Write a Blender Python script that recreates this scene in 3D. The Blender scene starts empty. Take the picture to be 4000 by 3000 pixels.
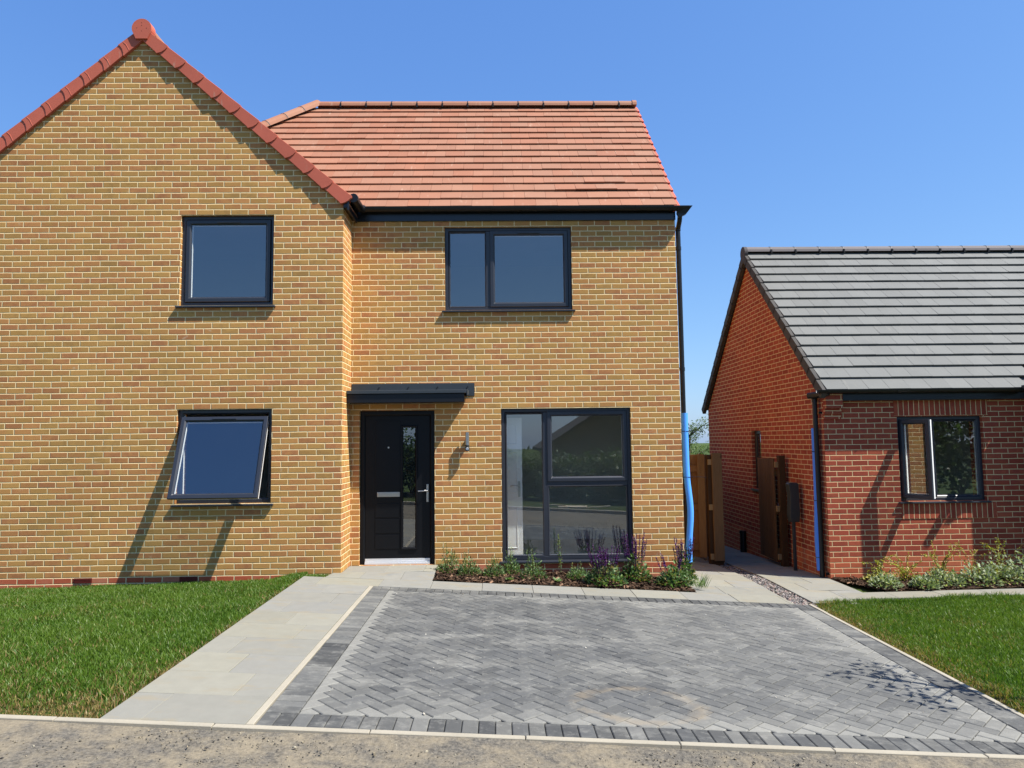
import bpy, math, random
import numpy as np
from mathutils import Vector, Matrix
random.seed(7); RNG = np.random.default_rng(11)
sc = bpy.context.scene
COL = sc.collection

# ------------------------------------------------------------------ object helpers
def tag(o, label=None, cat=None, group=None, kind=None):
    if label: o['label'] = label
    if cat: o['category'] = cat
    if group: o['group'] = group
    if kind: o['kind'] = kind
    return o

def empty(name, loc, label, cat, group=None, rz=0):
    o = bpy.data.objects.new(name, None); COL.objects.link(o)
    o.location = loc; o.rotation_euler = (0, 0, rz); o.empty_display_size = .2
    return tag(o, label, cat, group)

class MB:
    """collects polygons; build() links them as ONE mesh object"""
    def __init__(s):
        s.v = []; s.f = []; s.m = []; s.c = []; s.uv = []; s.uvo = (0, 0); s.xf = None
    def add(s, pts, faces, mat=0, col=(1, 1, 1, 1), uv=None):
        b = len(s.v)
        if s.xf is not None: pts = [s.xf @ Vector(p) for p in pts]
        s.v.extend(tuple(p) for p in pts)
        for f in faces:
            s.f.append(tuple(b + i for i in f)); s.m.append(mat); s.c.append(col); s.uv.append(uv if uv else s.uvo)
    def box(s, x0, x1, y0, y1, z0, z1, mat=0, col=(1, 1, 1, 1)):
        s.add([(x0, y0, z0), (x1, y0, z0), (x1, y1, z0), (x0, y1, z0), (x0, y0, z1), (x1, y0, z1), (x1, y1, z1), (x0, y1, z1)],
              [(0, 3, 2, 1), (4, 5, 6, 7), (0, 1, 5, 4), (1, 2, 6, 5), (2, 3, 7, 6), (3, 0, 4, 7)], mat, col)
    def pane(s, x0, x1, y0, y1, z0, z1):
        s.add([(x0, y0, z0), (x1, y0, z0), (x1, y0, z1), (x0, y0, z1)], [(0, 1, 2, 3)], 0)
        s.add([(x0, y0, z0), (x1, y0, z0), (x1, y1, z0), (x0, y1, z0), (x0, y0, z1), (x1, y0, z1), (x1, y1, z1), (x0, y1, z1)],
              [(0, 3, 2, 1), (4, 5, 6, 7), (1, 2, 6, 5), (2, 3, 7, 6), (3, 0, 4, 7)], 1)
    def hexa(s, p, mat=0, col=(1, 1, 1, 1)):
        s.add(p, [(0, 3, 2, 1), (4, 5, 6, 7), (0, 1, 5, 4), (1, 2, 6, 5), (2, 3, 7, 6), (3, 0, 4, 7)], mat, col)
    def prism(s, front, back, mat=0, col=(1, 1, 1, 1)):
        n = len(front)
        s.add(list(front) + list(back), [tuple(range(n)), tuple(range(2 * n - 1, n - 1, -1))] +
              [(i, n + i, n + (i + 1) % n, (i + 1) % n) for i in range(n)], mat, col)
    def loft(s, loops, closed=True, caps=False, mat=0, col=(1, 1, 1, 1)):
        n = len(loops[0]); pts = [p for l in loops for p in l]; k = len(loops); fs = []
        for a in range(k if closed else k - 1):
            b = (a + 1) % k
            for i in range(n):
                j = (i + 1) % n; fs.append((a * n + i, a * n + j, b * n + j, b * n + i))
        if caps: fs += [tuple(range(n - 1, -1, -1)), tuple((k - 1) * n + i for i in range(n))]
        s.add(pts, fs, mat, col)
    def tube(s, path, r, n=10, mat=0, col=(1, 1, 1, 1), caps=True):
        path = [Vector(p) for p in path]; loops = []
        rs = r if isinstance(r, (list, tuple)) else [r] * len(path)
        t0 = (path[1] - path[0]).normalized(); ref = Vector((0, 1, 0)) if abs(t0.y) < .8 else Vector((1, 0, 0))
        for i, p in enumerate(path):
            t = (path[min(i + 1, len(path) - 1)] - path[max(i - 1, 0)]).normalized()
            a = t.cross(ref).normalized(); b = t.cross(a)
            loops.append([p + rs[i] * (math.cos(w) * a + math.sin(w) * b) for w in [2 * math.pi * k / n for k in range(n)]])
        s.loft(loops, closed=False, caps=caps, mat=mat, col=col)
    def ring(s, x0, x1, z0, z1, w, y0, y1, bev=.016, mat=0):
        """mitred frame in the XZ plane, front at y0"""
        def L(d, y): return [(x0 + d, y, z0 + d), (x1 - d, y, z0 + d), (x1 - d, y, z1 - d), (x0 + d, y, z1 - d)]
        s.loft([L(0, y1), L(0, y0 + .004), L(.004, y0), L(w - bev, y0), L(w, y0 + bev), L(w, y1)], mat=mat)
    def build(s, name, mats, parent=None, smooth=False, bevel=0, loc=None):
        me = bpy.data.meshes.new(name); me.from_pydata(s.v, [], s.f)
        for m in (mats if isinstance(mats, (list, tuple)) else [mats]): me.materials.append(m)
        me.polygons.foreach_set('material_index', s.m)
        uvl = me.uv_layers.new(name='UVMap'); ca = me.color_attributes.new('Col', 'FLOAT_COLOR', 'CORNER')
        U = np.zeros((len(me.loops), 2), np.float32); C = np.ones((len(me.loops), 4), np.float32)
        for p in me.polygons:
            n = p.normal; ax = 0 if abs(n.x) > max(abs(n.y), abs(n.z)) else (1 if abs(n.y) >= abs(n.z) else 2)
            o = s.uv[p.index]; c = s.c[p.index]
            for li in p.loop_indices:
                v = s.v[me.loops[li].vertex_index]
                U[li] = ((v[1], v[2]) if ax == 0 else (v[0], v[2]) if ax == 1 else (v[0], v[1]))
                if len(o) == 3 and o[2] == 'r': U[li] = (U[li][1] + o[0], U[li][0] + o[1])
                else: U[li] += (o[0], o[1])
                C[li] = c
        me.uv_layers['UVMap'].data.foreach_set('uv', U.ravel()); me.color_attributes['Col'].data.foreach_set('color', C.ravel())
        if smooth: me.polygons.foreach_set('use_smooth', [True] * len(me.polygons))
        me.update()
        o = bpy.data.objects.new(name, me); COL.objects.link(o)
        if parent: o.parent = parent
        if loc: o.location = loc
        if bevel:
            md = o.modifiers.new('bevel', 'BEVEL'); md.width = bevel; md.segments = 2; md.limit_method = 'ANGLE'
        return o

def np_mesh(name, V, T, C, mat, parent=None):
    """triangles from arrays, point colours C (n,3)"""
    me = bpy.data.meshes.new(name)
    me.vertices.add(len(V)); me.vertices.foreach_set('co', V.astype(np.float32).ravel())
    me.loops.add(T.size); me.loops.foreach_set('vertex_index', T.astype(np.int32).ravel())
    me.polygons.add(len(T)); me.polygons.foreach_set('loop_start', np.arange(0, T.size, 3, dtype=np.int32))
    me.update(calc_edges=True)
    ca = me.color_attributes.new('Col', 'FLOAT_COLOR', 'POINT')
    ca.data.foreach_set('color', np.concatenate([C, np.ones((len(C), 1))], 1).astype(np.float32).ravel())
    me.materials.append(mat); me.validate()
    o = bpy.data.objects.new(name, me); COL.objects.link(o)
    if parent: o.parent = parent
    return o

# ------------------------------------------------------------------ material helpers
class NT:
    def __init__(s, name):
        s.mat = bpy.data.materials.new(name); s.mat.use_nodes = True
        s.t = s.mat.node_tree; s.t.nodes.clear()
        s.out = s.t.nodes.new('ShaderNodeOutputMaterial')
    def n(s, typ, ins=None, **props):
        nd = s.t.nodes.new(typ)
        for k, v in props.items(): setattr(nd, k, v)
        for k, v in (ins or {}).items():
            sk = nd.inputs[k]
            if isinstance(v, bpy.types.NodeSocket): s.t.links.new(v, sk)
            else: sk.default_value = v
        return nd
    def m(s, op, a, b=0.0, c=0.0):
        return s.n('ShaderNodeMath', {0: a, 1: b, 2: c}, operation=op).outputs[0]
    def mix(s, f, a, b, mode='MIX'):
        nd = s.n('ShaderNodeMix', None, data_type='RGBA', blend_type=mode)
        for i, v in ((0, f), (6, a), (7, b)):
            sk = nd.inputs[i]
            if isinstance(v, bpy.types.NodeSocket): s.t.links.new(v, sk)
            else: sk.default_value = v if i == 0 else (tuple(v) + (1,))[:4]
        return nd.outputs[2]
    def noise(s, vec, scale, detail=3, rough=.55, out=0):
        return s.n('ShaderNodeTexNoise', {'Vector': vec, 'Scale': scale, 'Detail': detail, 'Roughness': rough}).outputs[out]
    def ramp(s, f, stops):
        nd = s.n('ShaderNodeValToRGB', {0: f}); e = nd.color_ramp.elements
        while len(e) < len(stops): e.new(.5)
        for x, (p, c) in zip(e, stops):
            x.position = p; x.color = (tuple(c) + (1,))[:4] if not isinstance(c, (int, float)) else (c, c, c, 1)
        return nd.outputs[0]
    def step(s, x, a, b):
        return s.n('ShaderNodeMapRange', {0: x, 1: a, 2: b, 3: 0., 4: 1.}, interpolation_type='SMOOTHSTEP').outputs[0]
    def bsdf(s, col, rough=.6, spec=.3, bump=None, bdist=.005, bstr=.6, metal=0., extra=None):
        ins = {'Base Color': col if isinstance(col, bpy.types.NodeSocket) else (tuple(col) + (1,))[:4], 'Roughness': rough, 'Specular IOR Level': spec, 'Metallic': metal}
        if bump is not None:
            ins['Normal'] = s.n('ShaderNodeBump', {'Height': bump, 'Distance': bdist, 'Strength': bstr}).outputs[0]
        ins.update(extra or {})
        b = s.n('ShaderNodeBsdfPrincipled', ins)
        s.t.links.new(b.outputs[0], s.out.inputs[0]); return s.mat
    @property
    def obj(s): return s.n('ShaderNodeTexCoord').outputs['Object']
    @property
    def uv(s): return s.n('ShaderNodeTexCoord').outputs['UV']
    @property
    def col(s): return s.n('ShaderNodeAttribute', None, attribute_name='Col').outputs['Color']

def brick_mat(name, stops, mortar, plinth=None, bumpd=.006, smear=(.55, .45, .30), bond=.5, jw=.10, mw=(.0048, .0080)):
    t = NT(name); uv = t.uv
    wob = t.noise(uv, 5., 2, out=1)
    sep0 = t.n('ShaderNodeSeparateXYZ', {0: uv}); sw = t.n('ShaderNodeSeparateColor', {0: wob})
    u = t.m('ADD', sep0.outputs[0], t.m('MULTIPLY', t.m('SUBTRACT', sw.outputs[0], .5), .010))
    v = t.m('ADD', sep0.outputs[1], t.m('MULTIPLY', t.m('SUBTRACT', sw.outputs[1], .5), .008))
    r = t.m('DIVIDE', v, .075); row = t.m('FLOOR', r)
    par = t.m('MODULO', t.m('ADD', row, 1000.), 2.)
    jit = t.n('ShaderNodeTexWhiteNoise', {'W': row}, noise_dimensions='1D').outputs[0]
    uu = t.m('ADD', t.m('ADD', t.m('DIVIDE', u, .225), t.m('MULTIPLY', par, bond)), t.m('MULTIPLY', t.m('SUBTRACT', jit, .5), jw))
    cl = t.m('FLOOR', uu)
    fu = t.m('MULTIPLY', t.m('FRACT', uu), .225); fv = t.m('MULTIPLY', t.m('FRACT', r), .075)
    du = t.m('MINIMUM', fu, t.m('SUBTRACT', .225, fu)); dv = t.m('MINIMUM', fv, t.m('SUBTRACT', .075, fv))
    d = t.m('MINIMUM', du, dv)
    d = t.m('ADD', d, t.m('MULTIPLY', t.m('SUBTRACT', t.noise(uv, 60., 3), .5), .004))
    mask = t.step(d, *mw)
    cid = t.n('ShaderNodeCombineXYZ', {0: cl, 1: row}).outputs[0]
    wn = t.n('ShaderNodeTexWhiteNoise', {'Vector': cid}, noise_dimensions='2D')
    blot = t.noise(uv, 9., 4, .6); fine = t.noise(uv, 120., 4, .7)
    val = t.m('ADD', wn.outputs[0], t.m('MULTIPLY', t.m('SUBTRACT', blot, .5), 1.3))
    bc = t.ramp(val, stops)
    if plinth:
        bc = t.mix(t.m('LESS_THAN', row, -.5), bc, t.ramp(val, plinth))
    br = t.n('ShaderNodeSeparateColor', {0: wn.outputs[1]}).outputs[1]
    k = t.m('ADD', .86, t.m('ADD', t.m('MULTIPLY', br, .20), t.m('MULTIPLY', t.m('SUBTRACT', fine, .5), .5)))
    bc = t.mix(1., bc, t.n('ShaderNodeCombineColor', {0: k, 1: k, 2: k}).outputs[0], 'MULTIPLY')
    spots = t.step(t.noise(uv, 75., 2, .5), .70, .74)
    bc = t.mix(t.m('MULTIPLY', spots, .55), bc, (.03, .02, .015))
    sm = t.m('MULTIPLY', t.step(t.noise(uv, 6.5, 5, .7), .62, .74), .5)
    bc = t.mix(sm, bc, smear)
    mc = t.mix(t.noise(uv, 30., 3), tuple(x * .8 for x in mortar), tuple(min(1, x * 1.12) for x in mortar))
    c = t.mix(mask, mc, bc)
    wide = t.noise(uv, .8, 3)
    kk = t.m('ADD', .85, t.m('MULTIPLY', wide, .3))
    c = t.mix(1., c, t.n('ShaderNodeCombineColor', {0: kk, 1: kk, 2: kk}).outputs[0], 'MULTIPLY')
    h = t.m('ADD', t.step(d, .001, .009), t.m('MULTIPLY', fine, .22))
    return t.bsdf(c, .9, .15, bump=h, bdist=bumpd, bstr=.8)

M = {}
M['buff'] = brick_mat('buff_brick', [(.0, (.39, .165, .066)), (.18, (.45, .203, .073)), (.42, (.46, .221, .073)), (.60, (.455, .240, .075)), (.86, (.445, .246, .074)), (1., (.39, .214, .069))],
                      (.75, .585, .325), plinth=[(.0, (.36, .075, .035)), (.6, (.42, .11, .055)), (1., (.45, .16, .09))])
REDS = [(.0, (.27, .052, .030)), (.45, (.31, .066, .036)), (.8, (.34, .080, .040)), (1., (.28, .058, .036))]
M['red'] = brick_mat('red_brick', REDS, (.62, .45, .24), plinth=[(.0, (.42, .10, .045)), (1., (.48, .14, .07))], bumpd=.004, smear=(.36, .13, .08), mw=(.0040, .0068))
M['redsoldier'] = brick_mat('red_brick_upright', REDS, (.62, .45, .24), bumpd=.004, smear=(.36, .13, .08), mw=(.0040, .0068), bond=0., jw=0.)

def tile_mat(name, dust, amt, streak=.25):
    t = NT(name); c = t.col; o = t.obj
    g = t.noise(o, 90., 3, .7); b = t.noise(o, 3., 4, .6)
    k = t.m('ADD', .78, t.m('ADD', t.m('MULTIPLY', g, .22), t.m('MULTIPLY', b, streak)))
    c = t.mix(1., c, t.n('ShaderNodeCombineColor', {0: k, 1: k, 2: k}).outputs[0], 'MULTIPLY')
    s = t.n('ShaderNodeMapping', {'Vector': o, 'Rotation': (0, 0, .5), 'Scale': (6., 1.4, 1.4)}).outputs[0]
    f = t.m('MULTIPLY', t.step(t.noise(s, 2.2, 4, .65), .60, .76), amt)
    c = t.mix(f, c, dust)
    return t.bsdf(c, .75, .25, bump=g, bdist=.002, bstr=.35)
M['redtile'] = tile_mat('red_tile', (.42, .28, .20), .55)
M['greytile'] = tile_mat('grey_tile', (.22, .21, .18), .45)

def plain(name, col, rough=.5, spec=.4, metal=0., grain=0., gs=60., var=.12, bd=.001):
    t = NT(name); o = t.obj
    n = t.noise(o, gs, 3, .6); n2 = t.noise(o, 2.5, 4, .6)
    k = t.m('ADD', 1. - var, t.m('MULTIPLY', t.m('ADD', t.m('MULTIPLY', n, .8), t.m('MULTIPLY', n2, 1.2)), var))
    c = t.mix(1., tuple(col), t.n('ShaderNodeCombineColor', {0: k, 1: k, 2: k}).outputs[0], 'MULTIPLY')
    rr = t.m('ADD', rough - .06, t.m('MULTIPLY', n2, .12))
    return t.bsdf(c, rr, spec, bump=n if grain else None, bdist=bd, bstr=grain, metal=metal)
M['frame'] = plain('anthracite_frame', (.022, .025, .034), .38, .5, grain=.12, gs=140.)
M['black'] = plain('black_plastic', (.006, .0062, .0075), .36, .4)
M['fascia'] = plain('black_board', (.006, .007, .011), .3, .5)
M['canopy'] = plain('canopy_grey', (.034, .041, .047), .45, .4)
M['canopyblack'] = plain('canopy_fascia', (.005, .0055, .008), .42, .35)
M['door'] = plain('door_black', (.0035, .004, .0055), .45, .22, grain=.25, gs=90.)
M['white'] = plain('white_plastic', (.84, .84, .83), .35, .4)
M['wallwhite'] = plain('plaster', (.55, .54, .49), .9, .1)
M['dimwall'] = plain('dim_plaster', (.60, .60, .55), .9, .1)
M['floor'] = plain('screed', (.38, .36, .32), .9, .1)
M['steel'] = plain('brushed_steel', (.50, .48, .45), .36, .5, 1.)
M['alu'] = plain('aluminium', (.75, .76, .78), .35, .5, .6)
M['blue'] = plain('blue_foam', (.085, .34, .88), .6, .3, grain=.3, gs=200.)
M['bluedim'] = plain('shaded_blue_foam', (.075, .22, .66), .7, .3, grain=.3, gs=200.)  # same blue foam, colour darkened to carry the shade behind the pipe
M['charger'] = plain('dark_grey_box', (.032, .034, .032), .5, .35)
M['clip'] = plain('ridge_clip', (.01, .009, .009), .5, .3)
M['airbrick'] = plain('red_grille', (.12, .016, .010), .6, .3)

def glass_mat(name, f0, tint):
    t = NT(name)
    fr = t.n('ShaderNodeFresnel', {'IOR': 1.5}).outputs[0]
    f = t.m('MINIMUM', t.m('MULTIPLY', fr, f0 / .04), .32)
    wav = t.noise(t.obj, 1.3, 2)
    nm = t.n('ShaderNodeBump', {'Height': wav, 'Distance': .0012, 'Strength': .25}).outputs[0]
    if not f0: f = 0.
    a = t.n('ShaderNodeBsdfTransparent', {0: tuple(tint) + (1,)}); b = t.n('ShaderNodeBsdfGlossy', {'Color': (.95, .98, 1, 1), 'Roughness': .004, 'Normal': nm})
    mx = t.n('ShaderNodeMixShader', {0: f, 1: a.outputs[0], 2: b.outputs[0]})
    t.t.links.new(mx.outputs[0], t.out.inputs[0]); return t.mat
M['glass'] = [glass_mat('window_glass', .19, (.94, .96, .95)), glass_mat('inner_glass', 0, (.97, .98, .97))]

def wood_mat():
    t = NT('gate_wood'); o = t.obj; c = t.col
    s = t.n('ShaderNodeMapping', {'Vector': o, 'Scale': (14., 14., 1.2)}).outputs[0]
    g = t.noise(s, 4., 5, .65); kn = t.step(t.noise(o, 5., 2), .66, .72)
    k = t.m('ADD', .55, t.m('MULTIPLY', g, .85))
    c = t.mix(1., c, t.n('ShaderNodeCombineColor', {0: k, 1: k, 2: k}).outputs[0], 'MULTIPLY')
    c = t.mix(t.m('MULTIPLY', kn, .7), c, (.03, .015, .006))
    return t.bsdf(c, .75, .2, bump=g, bdist=.003, bstr=.5)
M['wood'] = wood_mat()

def leaf_mat(name, trans=.35, rough=.5):
    t = NT(name); c = t.col
    b = t.n('ShaderNodeBsdfPrincipled', {'Base Color': c, 'Roughness': rough, 'Specular IOR Level': .3})
    tr = t.n('ShaderNodeBsdfTranslucent', {0: t.mix(1., c, (1.15, 1.25, .5), 'MULTIPLY')})
    mx = t.n('ShaderNodeMixShader', {0: trans, 1: b.outputs[0], 2: tr.outputs[0]})
    t.t.links.new(mx.outputs[0], t.out.inputs[0]); return t.mat
M['leaf'] = leaf_mat('leaf'); M['blade'] = leaf_mat('grass_blade', .40, .45); M['flower'] = leaf_mat('flower', .2, .7)
M['bark'] = plain('tree_bark', (.09, .065, .045), .9, .1, grain=.8, gs=25., bd=.01)

def slab_mat():
    t = NT('paving_slab'); o = t.obj; c = t.col
    g = t.noise(o, 160., 3, .7); b = t.noise(o, 2.2, 5, .6); b2 = t.noise(o, 8., 4, .6)
    rip = t.n('ShaderNodeTexWave', {'Vector': o, 'Scale': 22., 'Distortion': 3., 'Detail': 2.}, bands_direction='Y').outputs[1]
    k = t.m('ADD', .80, t.m('ADD', t.m('MULTIPLY', g, .16), t.m('MULTIPLY', b2, .24)))
    c = t.mix(1., c, t.n('ShaderNodeCombineColor', {0: k, 1: k, 2: k}).outputs[0], 'MULTIPLY')
    sand = t.n('ShaderNodeMapping', {'Vector': o, 'Scale': (1., 2.6, 1.)}).outputs[0]
    c = t.mix(t.m('MULTIPLY', t.step(t.noise(sand, 2.4, 5, .65), .52, .68), .65), c, (.225, .195, .138))
    c = t.mix(t.m('MULTIPLY', t.step(b, .60, .75), .5), c, (.135, .145, .155))
    h = t.m('ADD', t.m('MULTIPLY', g, .3), t.m('MULTIPLY', rip, .6))
    return t.bsdf(c, .9, .15, bump=h, bdist=.003, bstr=.35)
M['slab'] = slab_mat()

def paver_mat():
    t = NT('block_paver'); o = t.obj; c = t.col
    g = t.noise(o, 170., 3, .75); b2 = t.noise(o, 22., 4, .7)
    k = t.m('ADD', .66, t.m('ADD', t.m('MULTIPLY', g, .34), t.m('MULTIPLY', b2, .34)))
    c = t.mix(1., c, t.n('ShaderNodeCombineColor', {0: k, 1: k, 2: k}).outputs[0], 'MULTIPLY')
    st = t.n('ShaderNodeMapping', {'Vector': o, 'Scale': (1., 2., 1.)}).outputs[0]
    d1 = t.step(t.noise(st, 1.5, 6, .72), .47, .74)
    d2 = t.step(t.noise(o, 12., 5, .75), .50, .70)
    f = t.m('MINIMUM', t.m('ADD', t.m('MULTIPLY', d1, .60), t.m('MULTIPLY', d2, .34)), 1.)
    c = t.mix(f, c, (.245, .24, .215))
    pos = t.n('ShaderNodeSeparateXYZ', {0: t.n('ShaderNodeVectorMath', {0: o, 1: (2.95, -4.28, 0)}, operation='SUBTRACT').outputs[0]})
    rr = t.m('SQRT', t.m('ADD', t.m('POWER', t.m('DIVIDE', pos.outputs[0], .42), 2.), t.m('POWER', t.m('DIVIDE', pos.outputs[1], .33), 2.)))
    rr = t.m('ADD', rr, t.m('MULTIPLY', t.m('SUBTRACT', t.noise(o, 7., 4, .7), .5), .55))
    ringm = t.m('MULTIPLY', t.m('MULTIPLY', t.step(rr, .72, .98), t.m('SUBTRACT', 1., t.step(rr, 1.0, 1.18))), .28)
    ringm = t.m('MULTIPLY', ringm, t.step(t.noise(o, 4., 3), .40, .60))
    c = t.mix(ringm, c, (.31, .24, .15))
    return t.bsdf(c, .9, .2, bump=t.m('ADD', g, b2), bdist=.003, bstr=.45)
M['paver'] = paver_mat()

def soil_mat(name, stops, sc1=6., bd=.02, speck=None):
    t = NT(name); o = t.obj
    a = t.noise(o, sc1, 6, .7); b = t.noise(o, sc1 * 14, 4, .7)
    c = t.ramp(t.m('ADD', t.m('MULTIPLY', a, .65), t.m('MULTIPLY', b, .35)), stops)
    return t.bsdf(c, .95, .1, bump=t.m('ADD', t.m('MULTIPLY', a, .5), b), bdist=bd, bstr=.8)
M['soil'] = soil_mat('bed_soil', [(.3, (.014, .009, .006)), (.5, (.040, .024, .015)), (.72, (.085, .052, .032))], 9., .03)
M['ground'] = soil_mat('ground_earth', [(.3, (.026, .048, .010)), (.5, (.05, .078, .018)), (.7, (.085, .095, .035))], 4., .02)
M['sand'] = soil_mat('bedding_sand', [(.3, (.02, .019, .017)), (.5, (.05, .045, .037)), (.7, (.15, .125, .085))], 5., .004)
M['verge'] = soil_mat('rough_grass', [(.3, (.02, .035, .008)), (.5, (.05, .07, .02)), (.7, (.10, .10, .04))], 2., .05)

def road_mat():
    t = NT('dusty_road'); o = t.obj
    a = t.noise(o, 2.4, 6, .72); b = t.noise(o, 45., 4, .75); m2 = t.noise(o, 9., 5, .7)
    asph = t.ramp(b, [(.32, (.045, .042, .038)), (.5, (.105, .097, .083)), (.66, (.175, .156, .124))])
    dust = t.mix(b, (.165, .140, .098), (.285, .238, .165))
    f = t.step(t.m('ADD', t.m('MULTIPLY', a, .45), t.m('MULTIPLY', m2, .55)), .38, .64)
    c = t.mix(t.m('MULTIPLY', f, .85), asph, dust)
    return t.bsdf(c, .95, .15, bump=t.m('ADD', b, m2), bdist=.012, bstr=.8)
M['road'] = road_mat()
M['kerb'] = plain('kerb_concrete', (.30, .272, .215), .9, .15, grain=.5, gs=70., var=.32, bd=.002)
def stone_mat():
    t = NT('small_stone'); g = t.noise(t.obj, 40., 3)
    c = t.mix(1., t.col, t.mix(g, (.6, .6, .6), (1.3, 1.3, 1.3)), 'MULTIPLY'); return t.bsdf(c, .9, .15)
M['stone'] = stone_mat()

# ------------------------------------------------------------------ ground height
def gz(x, y):
    z = -.058 * (min(max(x, -3.2), 6.2) - .55) + .01 * max(0., min(x, 14.) - 6.2)
    if x < -.36:
        w = min(1., (-.36 - x) / .5); t = min(1., max(0., (y + 4.87) / 4.87))
        z += (-.018 + .022 * max(x, -6.) - z) * t * w
    if -.4 < x < 1.3 and y > -.4:
        z += (0.004 - z) * min(1., (y + .4) / .5) * min(1., (1.3 - x) / .15)
    z -= .045 * min(12., max(0., y - .9))
    if y < -12.5: z -= min(2.6, (-12.5 - y) * .28)
    return z

def grid_sheet(name, xs, ys, dz, mat, kind='structure', label=None, cat=None, skip=None):
    mb = MB(); idx = {}
    pts = []
    for j, y in enumerate(ys):
        for i, x in enumerate(xs): pts.append((x, y, gz(x, y) + (dz(x, y) if callable(dz) else dz)))
    n = len(xs); fs = []
    for j in range(len(ys) - 1):
        for i in range(n - 1):
            if skip and skip((xs[i] + xs[i + 1]) / 2, (ys[j] + ys[j + 1]) / 2): continue
            fs.append((j * n + i, j * n + i + 1, (j + 1) * n + i + 1, (j + 1) * n + i))
    mb.add(pts, fs); o = mb.build(name, mat, smooth=True); return tag(o, label, cat, None, kind)

def fr(a, b, st): return [a + (b - a) * i / max(1, round((b - a) / st)) for i in range(max(1, round((b - a) / st)) + 1)]
gx = [-400, -150, -60, -25, -14] + fr(-8, 12, .25) + [16, 25, 60, 150, 400]
gy = [-400, -150, -60, -35] + fr(-28, -12, 1.) + fr(-11.5, -5., .25) + [-4.88] + fr(-4.75, 10, .25) + [14, 22, 35, 60, 150, 400]
grid_sheet('ground', gx, gy, lambda x, y: (-.05 if -6 < x < 10 else -.03) if y > -4.9 else -.25, M['ground'])
# road: 70 mm below the edging, the camera stands on it
def roadsheet():
    mb = MB(); xs = [-60, -30, -15] + fr(-8, 12, .25) + [18, 30, 60]; ys = fr(-8.4, -4.921, .25); n = len(xs)
    pts = [(x, y, gz(x, y) - (.012 + .018 * min(1., max(0., (-4.92 - y) / .25))) + .008 * math.sin(x * 2.1 + y * 3)) for y in ys for x in xs]
    mb.add(pts, [(j * n + i, j * n + i + 1, (j + 1) * n + i + 1, (j + 1) * n + i) for j in range(len(ys) - 1) for i in range(n - 1)])
    tag(mb.build('road', M['road'], smooth=True), kind='structure')
roadsheet()

def slope_box(mb, x0, x1, y0, y1, top, th, mat=0, col=(1, 1, 1, 1), inset=.0):
    """box whose top follows the ground at height top"""
    c = [(x0, y0), (x1, y0), (x1, y1), (x0, y1)]
    up = [(x, y, gz(x, y) + top) for x, y in c]
    if inset:
        ci = [(x0 + inset, y0 + inset), (x1 - inset, y0 + inset), (x1 - inset, y1 - inset), (x0 + inset, y1 - inset)]
        lo = [(x, y, gz(x, y) + top - th) for x, y in c]; mid = [(x, y, z - inset) for x, y, z in up]
        ti = [(x, y, gz(x, y) + top) for x, y in ci]
        mb.loft([lo, mid, ti], closed=False, mat=mat, col=col); mb.add(ti, [(0, 1, 2, 3)], mat, col)
    else:
        mb.hexa([(x, y, z - th) for x, y, z in up] + up, mat, col)

# kerbs: pale edging along the road and both sides of the drive
mb = MB(); x = -14.3
while x < 19:
    w = .908; k = random.uniform(.9, 1.08); tp = random.uniform(-.003, .003)
    slope_box(mb, x, x + w, -4.92, -4.872, .004 + tp, .2, 0, (1, 1, 1, 1), .004); x += .914
y = -4.868
while y < -.85:
    y1 = min(y + .908, -.80)
    slope_box(mb, .500, .545, y, y1, .003 + random.uniform(-.003, .002), .15, 0, (1, 1, 1, 1), .004)
    slope_box(mb, 5.605, 5.65, y, y1, .006 + random.uniform(-.003, .002), .15, 0, (1, 1, 1, 1), .004); y += .914
tag(mb.build('kerb', M['kerb']), kind='structure')

# ------------------------------------------------------------------ paths
def slabcol():
    k = random.uniform(.93, 1.05); w = random.uniform(0, 1)
    return (k * (.208 + .010 * w), k * (.205 + .004 * w), k * (.186 - .018 * w), 1)
mb = MB()
def slab(x0, x1, y0, y1, top=.0):
    if x1 - x0 < .03 or y1 - y0 < .03: return
    g = .0018
    slope_box(mb, x0 + g, x1 - g, y0 + g, y1 - g, top + random.uniform(-.002, .002), .03, 0, slabcol(), .003)
y = -4.868; i = 0
while y < -.42:
    y1 = min(y + .45, -.40)
    s = (.24, .62, .42)[i % 3]
    x = -.36
    slab(x, x + s, y, y1); slab(x + s, .497 if y < -.82 else .60, y, y1); y += .45; i += 1
for j, (ya, yb) in enumerate([(-.80, -.358)]):                       # strip in front of the bed
    x = .60
    while x < 5.40: slab(x, min(x + .60, 5.45), ya, yb); x += .60
for j in range(2):                                                   # in front of the door
    x = -.09 if j else -.10; st = (.40, .62)[j]; e = 1.188
    ya, yb = (-.40 if j == 0 else .08), (.08 if j == 0 else .557)
    slab(x, x + st, ya, yb); slab(x + st, x + st + .5, ya, yb); slab(x + st + .5, e, ya, yb)
y = -.354; i = 0
while y < 9:                                                        # between the houses
    y1 = y + .45; s = (.36, .62)[i % 2]
    x0 = 4.42 if y < .56 else 4.56
    slab(x0, x0 + s, y, y1); slab(x0 + s, 5.45, y, y1)
    slab(5.72, 5.72 + .9 - s, y, y1); slab(5.72 + .9 - s, 6.63, y, y1); y += .45; i += 1
slab(5.72, 6.3, -.66, -.358); x = 6.3
while x < 11: slab(x, x + .6, -.40, -.06); x += .6
tag(mb.build('path', M['slab']), kind='structure')

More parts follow.
